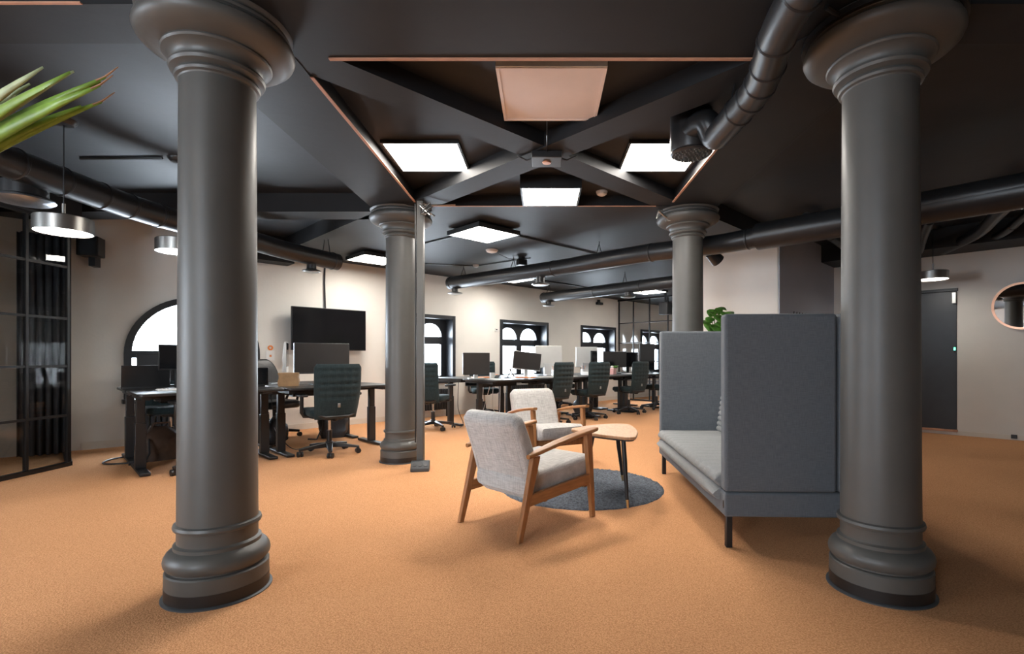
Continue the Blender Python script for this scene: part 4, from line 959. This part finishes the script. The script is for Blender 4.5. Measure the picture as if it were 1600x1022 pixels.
def aio(label, e1, e2, rz, w_=0.53, h_=0.42):
    t = thing('desktop_computer', label, 'computer', E(e1, e2, DZ), Q + rz, 'white all-in-one computers')
    MB().yz([(-0.012, 0.13), (0.012, 0.14), (0.03, 0.30), (0.012, 0.13+h_-0.01), (-0.012, 0.13+h_)], -w_/2, w_/2).build('housing', 'white_plastic', t, 0.005)
    MB().box(-w_/2+0.01, w_/2-0.01, -0.0145, -0.0118, 0.21, 0.13+h_-0.012).build('screen', 'screen', t)
    MB().yz([(0.0, 0.0), (0.16, 0.0), (0.16, 0.006), (0.06, 0.012), (0.035, 0.22), (0.02, 0.22)], -0.10, 0.10).build('stand_foot', 'alu', t)
aio('white all-in-one computer seen from behind left of the middle window edge', 6.78, 6.66, math.pi - R(25))
aio('white all-in-one computer seen from behind over the middle far chair', 7.98, 6.74, math.pi - R(30), 0.47)
aio('silver-edged all-in-one computer turned away on the back-row left desk', 2.15, 6.62, R(69), 0.46, 0.38)
def laptop(label, e1, e2, rz, z=DZ, w_=0.36):
    t = thing('laptop', label, 'laptop', E(e1, e2, z), Q + rz)
    MB().prism(rrect(-w_/2, w_/2, -0.12, 0.12, 0.012), 0, 0.016).build('keyboard_deck', 'black_plastic', t)
    Mt = Matrix.Translation((0, 0.115, 0.014)) @ Matrix.Rotation(R(-14), 4, 'X')
    MB().box(-w_/2, w_/2, -0.004, 0.004, 0, 0.23, Mt).build('lid', 'black_plastic', t, 0.003)
    MB().box(-w_/2+0.01, w_/2-0.01, -0.0055, -0.0038, 0.012, 0.22, Mt).build('screen', 'screen', t)
laptop('black open laptop at the left end of the back-row desk', 0.80, 6.76, math.pi - R(4), DZ, 0.40)
def keyboard(label, e1, e2, rz, mat='white_plastic'):
    t = thing('keyboard', label, 'keyboard', E(e1, e2, DZ), Q + rz)
    MB().prism(rrect(-0.21, 0.21, -0.06, 0.06, 0.01), 0, 0.014).build('body', mat, t, 0.002)
    m = MB()
    for i in range(14):
        for j in range(4): m.box(-0.20+i*0.0288, -0.20+i*0.0288+0.023, -0.05+j*0.0262, -0.05+j*0.0262+0.021, 0.014, 0.018)
    m.build('keys', mat, t)['kind'] = 'stuff'
keyboard('white keyboard on the left desk beside the foreground column', 1.0, 6.0, 0)
keyboard('dark keyboard on the desk by the green chair', 2.42, 5.78, 0, 'black_plastic')
keyboard('white keyboard in front of the tilted monitor', 5.82, 5.82, 0)
# paper bag
t = thing('paper_bag', 'crumpled brown paper bag on the left desk', 'paper bag', E(1.98, 6.02, DZ), Q + R(-25))
secs = []
rnd = random.Random(5)
for k, (zz, s) in enumerate(((0,1.0),(0.05,1.04),(0.09,0.97),(0.125,1.0),(0.14,0.95))):
    secs.append([Vector((x*s+rnd.uniform(-.006,.006), y*s+rnd.uniform(-.006,.006), zz+(rnd.uniform(-.008,.008) if k > 0 else 0))) for x, y in rrect(-0.10, 0.10, -0.055, 0.055, 0.01, 2)])
MB().loft(secs).build('body', 'kraft', t, smooth=20)
MB().box(-0.102, 0.102, -0.056, 0.056, 0.132, 0.150).build('folded_rim', 'kraft', t, 0.004)
# small items on the far desks
t = thing('desk_lamp', 'folded black desk lamp beside the grey bowl on the far desk', 'desk lamp', E(5.28, 6.10, DZ), Q)
MB().lathe([(0.06,0),(0.06,0.012),(0.02,0.018)], 24).build('base', 'black_metal', t)
MB().tube([(-0.0,0,0.01),(0.06,0,0.12)], 0.008, 8).build('lower_arm', 'black_metal', t)
MB().tube([(0.06,0,0.12),(0.14,0,0.02)], 0.010, 8).build('upper_arm', 'black_metal', t)
MB().lathe([(0.014,0),(0.018,0.02),(0.012,0.04)], 14, Matrix.Translation((0.055,0,0.11))).build('head_joint', 'steel', t)
def item(name, label, cat, e1, e2, z, rz, builder):
    t = thing(name, label, cat, E(e1, e2, z), Q + rz); builder(t); return t
def folder(t):
    MB().box(-0.11,0.11,-0.15,0.15,0,0.012).build('cover', 'orange', t, 0.002); MB().box(-0.105,0.112,-0.145,0.145,0.003,0.009).build('sheets', 'paper', t)
def papers(t):
    for k in range(3): MB().box(-0.105,0.105,-0.148,0.148,0.002*k,0.002*k+0.0015, Matrix.Rotation(R(k*7-5),4,'Z')).build('sheet', 'paper', t)
def mug(t):
    MB().lathe([(0.032,0),(0.036,0.005),(0.038,0.09),(0.034,0.09),(0.031,0.01)], 20).build('cup', 'white_plastic', t)
    MB().tube([(0.036,0,0.075),(0.06,0,0.07),(0.062,0,0.035),(0.036,0,0.02)], 0.005, 6).build('handle', 'white_plastic', t)
def bowl(t):
    MB().lathe([(0.035,0),(0.04,0.006),(0.075,0.05),(0.07,0.05),(0.035,0.01)], 24).build('dish', 'bowl', t)
    MB().lathe([(0.04,0.045),(0.03,0.055),(0.002,0.058)], 12).build('contents', 'orange', t)
def tray(t):
    MB().box(-0.14,0.14,-0.10,0.10,0,0.004).box(-0.14,-0.136,-0.10,0.10,0.004,0.06).box(0.136,0.14,-0.10,0.10,0.004,0.06).box(-0.136,0.136,0.096,0.10,0.004,0.06).build('tray_body', 'white_plastic', t)
    MB().box(-0.12,0.12,-0.09,0.08,0.005,0.03).build('paper_stack', 'paper', t)
def tissue(t):
    MB().box(-0.06,0.06,-0.06,0.06,0,0.12).build('carton', 'pink', t, 0.004); MB().lathe([(0.02,0.12),(0.035,0.15),(0.005,0.17)], 9).build('tissue', 'paper', t)
def plantlet(t):
    MB().lathe([(0.04,0),(0.05,0.08),(0.045,0.08)], 18).build('pot', 'pot_white', t)
    rnd = random.Random(2); m = MB()
    for k in range(16):
        a = rnd.uniform(0, 6.28); heart(m, Vector((0.02*math.cos(a),0.02*math.sin(a),0.09+rnd.uniform(0,.05))), Vector((math.cos(a),math.sin(a),rnd.uniform(.1,1.0))), Vector((0,0,1)), 0.07)
    lf = m.build('foliage', 'leaf', t, smooth=80); lf.modifiers.new('s', 'SOLIDIFY').thickness = 0.001
def frame_(t):
    MB().box(-0.07,0.07,-0.008,0.008,0,0.19).build('frame', 'white_plastic', t, 0.003); MB().box(-0.05,0.05,-0.010,-0.0075,0.02,0.15).build('picture', 'screen_matte', t)
def holder(t):
    MB().lathe([(0.04,0),(0.04,0.10),(0.036,0.10),(0.036,0.01)], 18).build('cup', 'alu', t)
    for k in range(5):
        a = k*1.3; MB().tube([(0.015*math.cos(a),0.015*math.sin(a),0.02),(0.04*math.cos(a),0.04*math.sin(a),0.17)], 0.004, 6).build('pen', ['black_plastic','orange','white_plastic'][k%3], t)
item('folder', 'orange folder right of the folded lamp on the far desk', 'folder', 5.52, 5.92, DZ, R(20), folder)
item('folder', 'orange folder lying behind the small square monitor', 'folder', 5.02, 6.42, DZ, R(70), folder)
item('paper_sheets', 'loose white papers at the left end of the far desks', 'papers', 4.80, 5.78, DZ, R(10), papers)
item('paper_sheets', 'loose white papers below the tilted monitor', 'papers', 6.15, 5.95, DZ, R(-20), papers)
item('paper_sheets', 'loose white papers beside the chair nearest the sofa', 'papers', 8.45, 6.0, DZ, R(-20), papers)
item('paper_sheets', 'loose white papers between the two left far chairs', 'papers', 6.48, 5.90, DZ, R(15), papers)
item('mug', 'white mug beside the small square monitor', 'mug', 4.98, 6.12, DZ, 0, mug)
item('bowl', 'grey bowl with orange fruit on the far desk', 'bowl', 5.13, 6.20, DZ, 0, bowl)
item('letter_tray', 'white letter tray between the far chairs', 'tray', 7.35, 6.10, DZ, 0, tray)
item('tissue_box', 'pink tissue box on the far desk near the sofa chair', 'tissue box', 7.84, 5.98, DZ, R(10), tissue)
item('small_plant', 'small green desk plant beneath the wide far monitor', 'desk plant', 8.04, 6.06, DZ, 0, plantlet)
item('photo_frame', 'white framed picture standing right of the sofa-side chair', 'picture frame', 8.62, 6.0, DZ, R(-5), frame_)
item('pen_holder', 'silver pen holder left of the wide far monitor', 'pen holder', 7.45, 6.38, DZ, 0, holder)
item('pen_holder', 'silver pen holder between the first two far chairs', 'pen holder', 6.55, 6.3, DZ, 0, holder)

# bags on the floor
def sack(name, label, cat, e1, e2, rz, w_, d_, h_, mat, lean=0.0, seed=1):
    t = thing(name, label, cat, E(e1, e2), Q + rz); rnd = random.Random(seed); secs = []
    for k in range(9):
        v = k/8; s = (0.85+0.25*math.sin(v*math.pi*0.9))*(1-0.55*max(0, v-0.7)/0.3)
        secs.append([Vector((x*s+rnd.uniform(-.012,.012), y*s+lean*v+rnd.uniform(-.012,.012), h_*v + (rnd.uniform(-.01,.01) if k else 0))) for x, y in rrect(-w_/2, w_/2, -d_/2, d_/2, d_*0.3, 3)])
    MB().loft(secs).build('body', mat, t, smooth=60)
    MB().tube([(-w_*0.25, lean-0.02, h_*0.9), (-w_*0.2, lean-0.06, h_*1.12), (w_*0.2, lean-0.06, h_*1.12), (w_*0.25, lean-0.02, h_*0.9)], 0.010, 6).build('handle', mat, t)
    MB().tube([(-w_*0.4, -d_*0.5, h_*0.7), (-w_*0.45, -d_*0.8, h_*0.3), (-w_*0.6, -d_*0.9, 0.012), (-w_*0.9, -d_*0.6, 0.012)], 0.010, 6).build('strap', 'black_plastic', t)
    return t
sack('backpack', 'brown backpack on the floor below the left desks', 'backpack', 0.90, 6.55, R(10), 0.34, 0.24, 0.34, 'bag_brown', 0.03, 4)
sack('backpack', 'black bag on the floor behind the green chair', 'bag', 2.78, 6.75, R(-20), 0.34, 0.20, 0.42, 'leather', 0.08, 5)
sack('backpack', 'black bag below the third far desk', 'bag', 7.35, 6.3, R(0), 0.36, 0.24, 0.30, 'leather', 0.0, 6)
sack('backpack', 'dark bag slumped below the leather chair', 'bag', 2.05, 6.75, R(30), 0.30, 0.22, 0.30, 'leather', 0.02, 8)
def cables(label, pts, r=0.005, mat='black_plastic'):
    tag(MB().tube(roundpath(pts, 0.15, 5), r, 6).build('power_cable', mat), label, 'cable', 'loose desk cables')
def Z(e1, e2, z): return tuple(E(e1, e2, z))
cables('black cable trailing on the floor under the left desk', [Z(1.85,6.2,0.65),Z(1.88,6.15,0.25),Z(2.0,6.0,0.01),Z(2.4,6.3,0.01)])
cables('black cable looping down beside the sideways chair', [Z(4.62,6.5,0.68),Z(4.60,6.5,0.25),Z(4.70,6.45,0.01),Z(4.5,6.3,0.01)])
cables('white cable hanging under the leftmost far desk', [Z(4.95,6.3,0.62),Z(4.93,6.3,0.3),Z(5.02,6.4,0.2),Z(5.08,6.3,0.6)], 0.005, 'white_plastic')
cables('second white cable hanging under the leftmost far desk', [Z(5.15,6.3,0.62),Z(5.12,6.3,0.25),Z(5.28,6.3,0.1),Z(5.30,6.3,0.6)], 0.005, 'white_plastic')
cables('black cable sagging under the second far desk', [Z(5.45,6.3,0.62),Z(5.40,6.25,0.2),Z(5.55,6.3,0.02),Z(5.9,6.3,0.6)])
cables('black cable trailing at the left desk foot near the wall', [Z(0.75,6.95,0.01),Z(0.50,6.85,0.01),Z(0.42,6.55,0.01),Z(0.78,6.42,0.01)], 0.008)
cables('white cable hanging under the desk nearest the glass partition', [Z(8.5,6.3,0.62),Z(8.55,6.3,0.3),Z(8.7,6.35,0.28),Z(8.75,6.3,0.6)], 0.006, 'white_plastic')
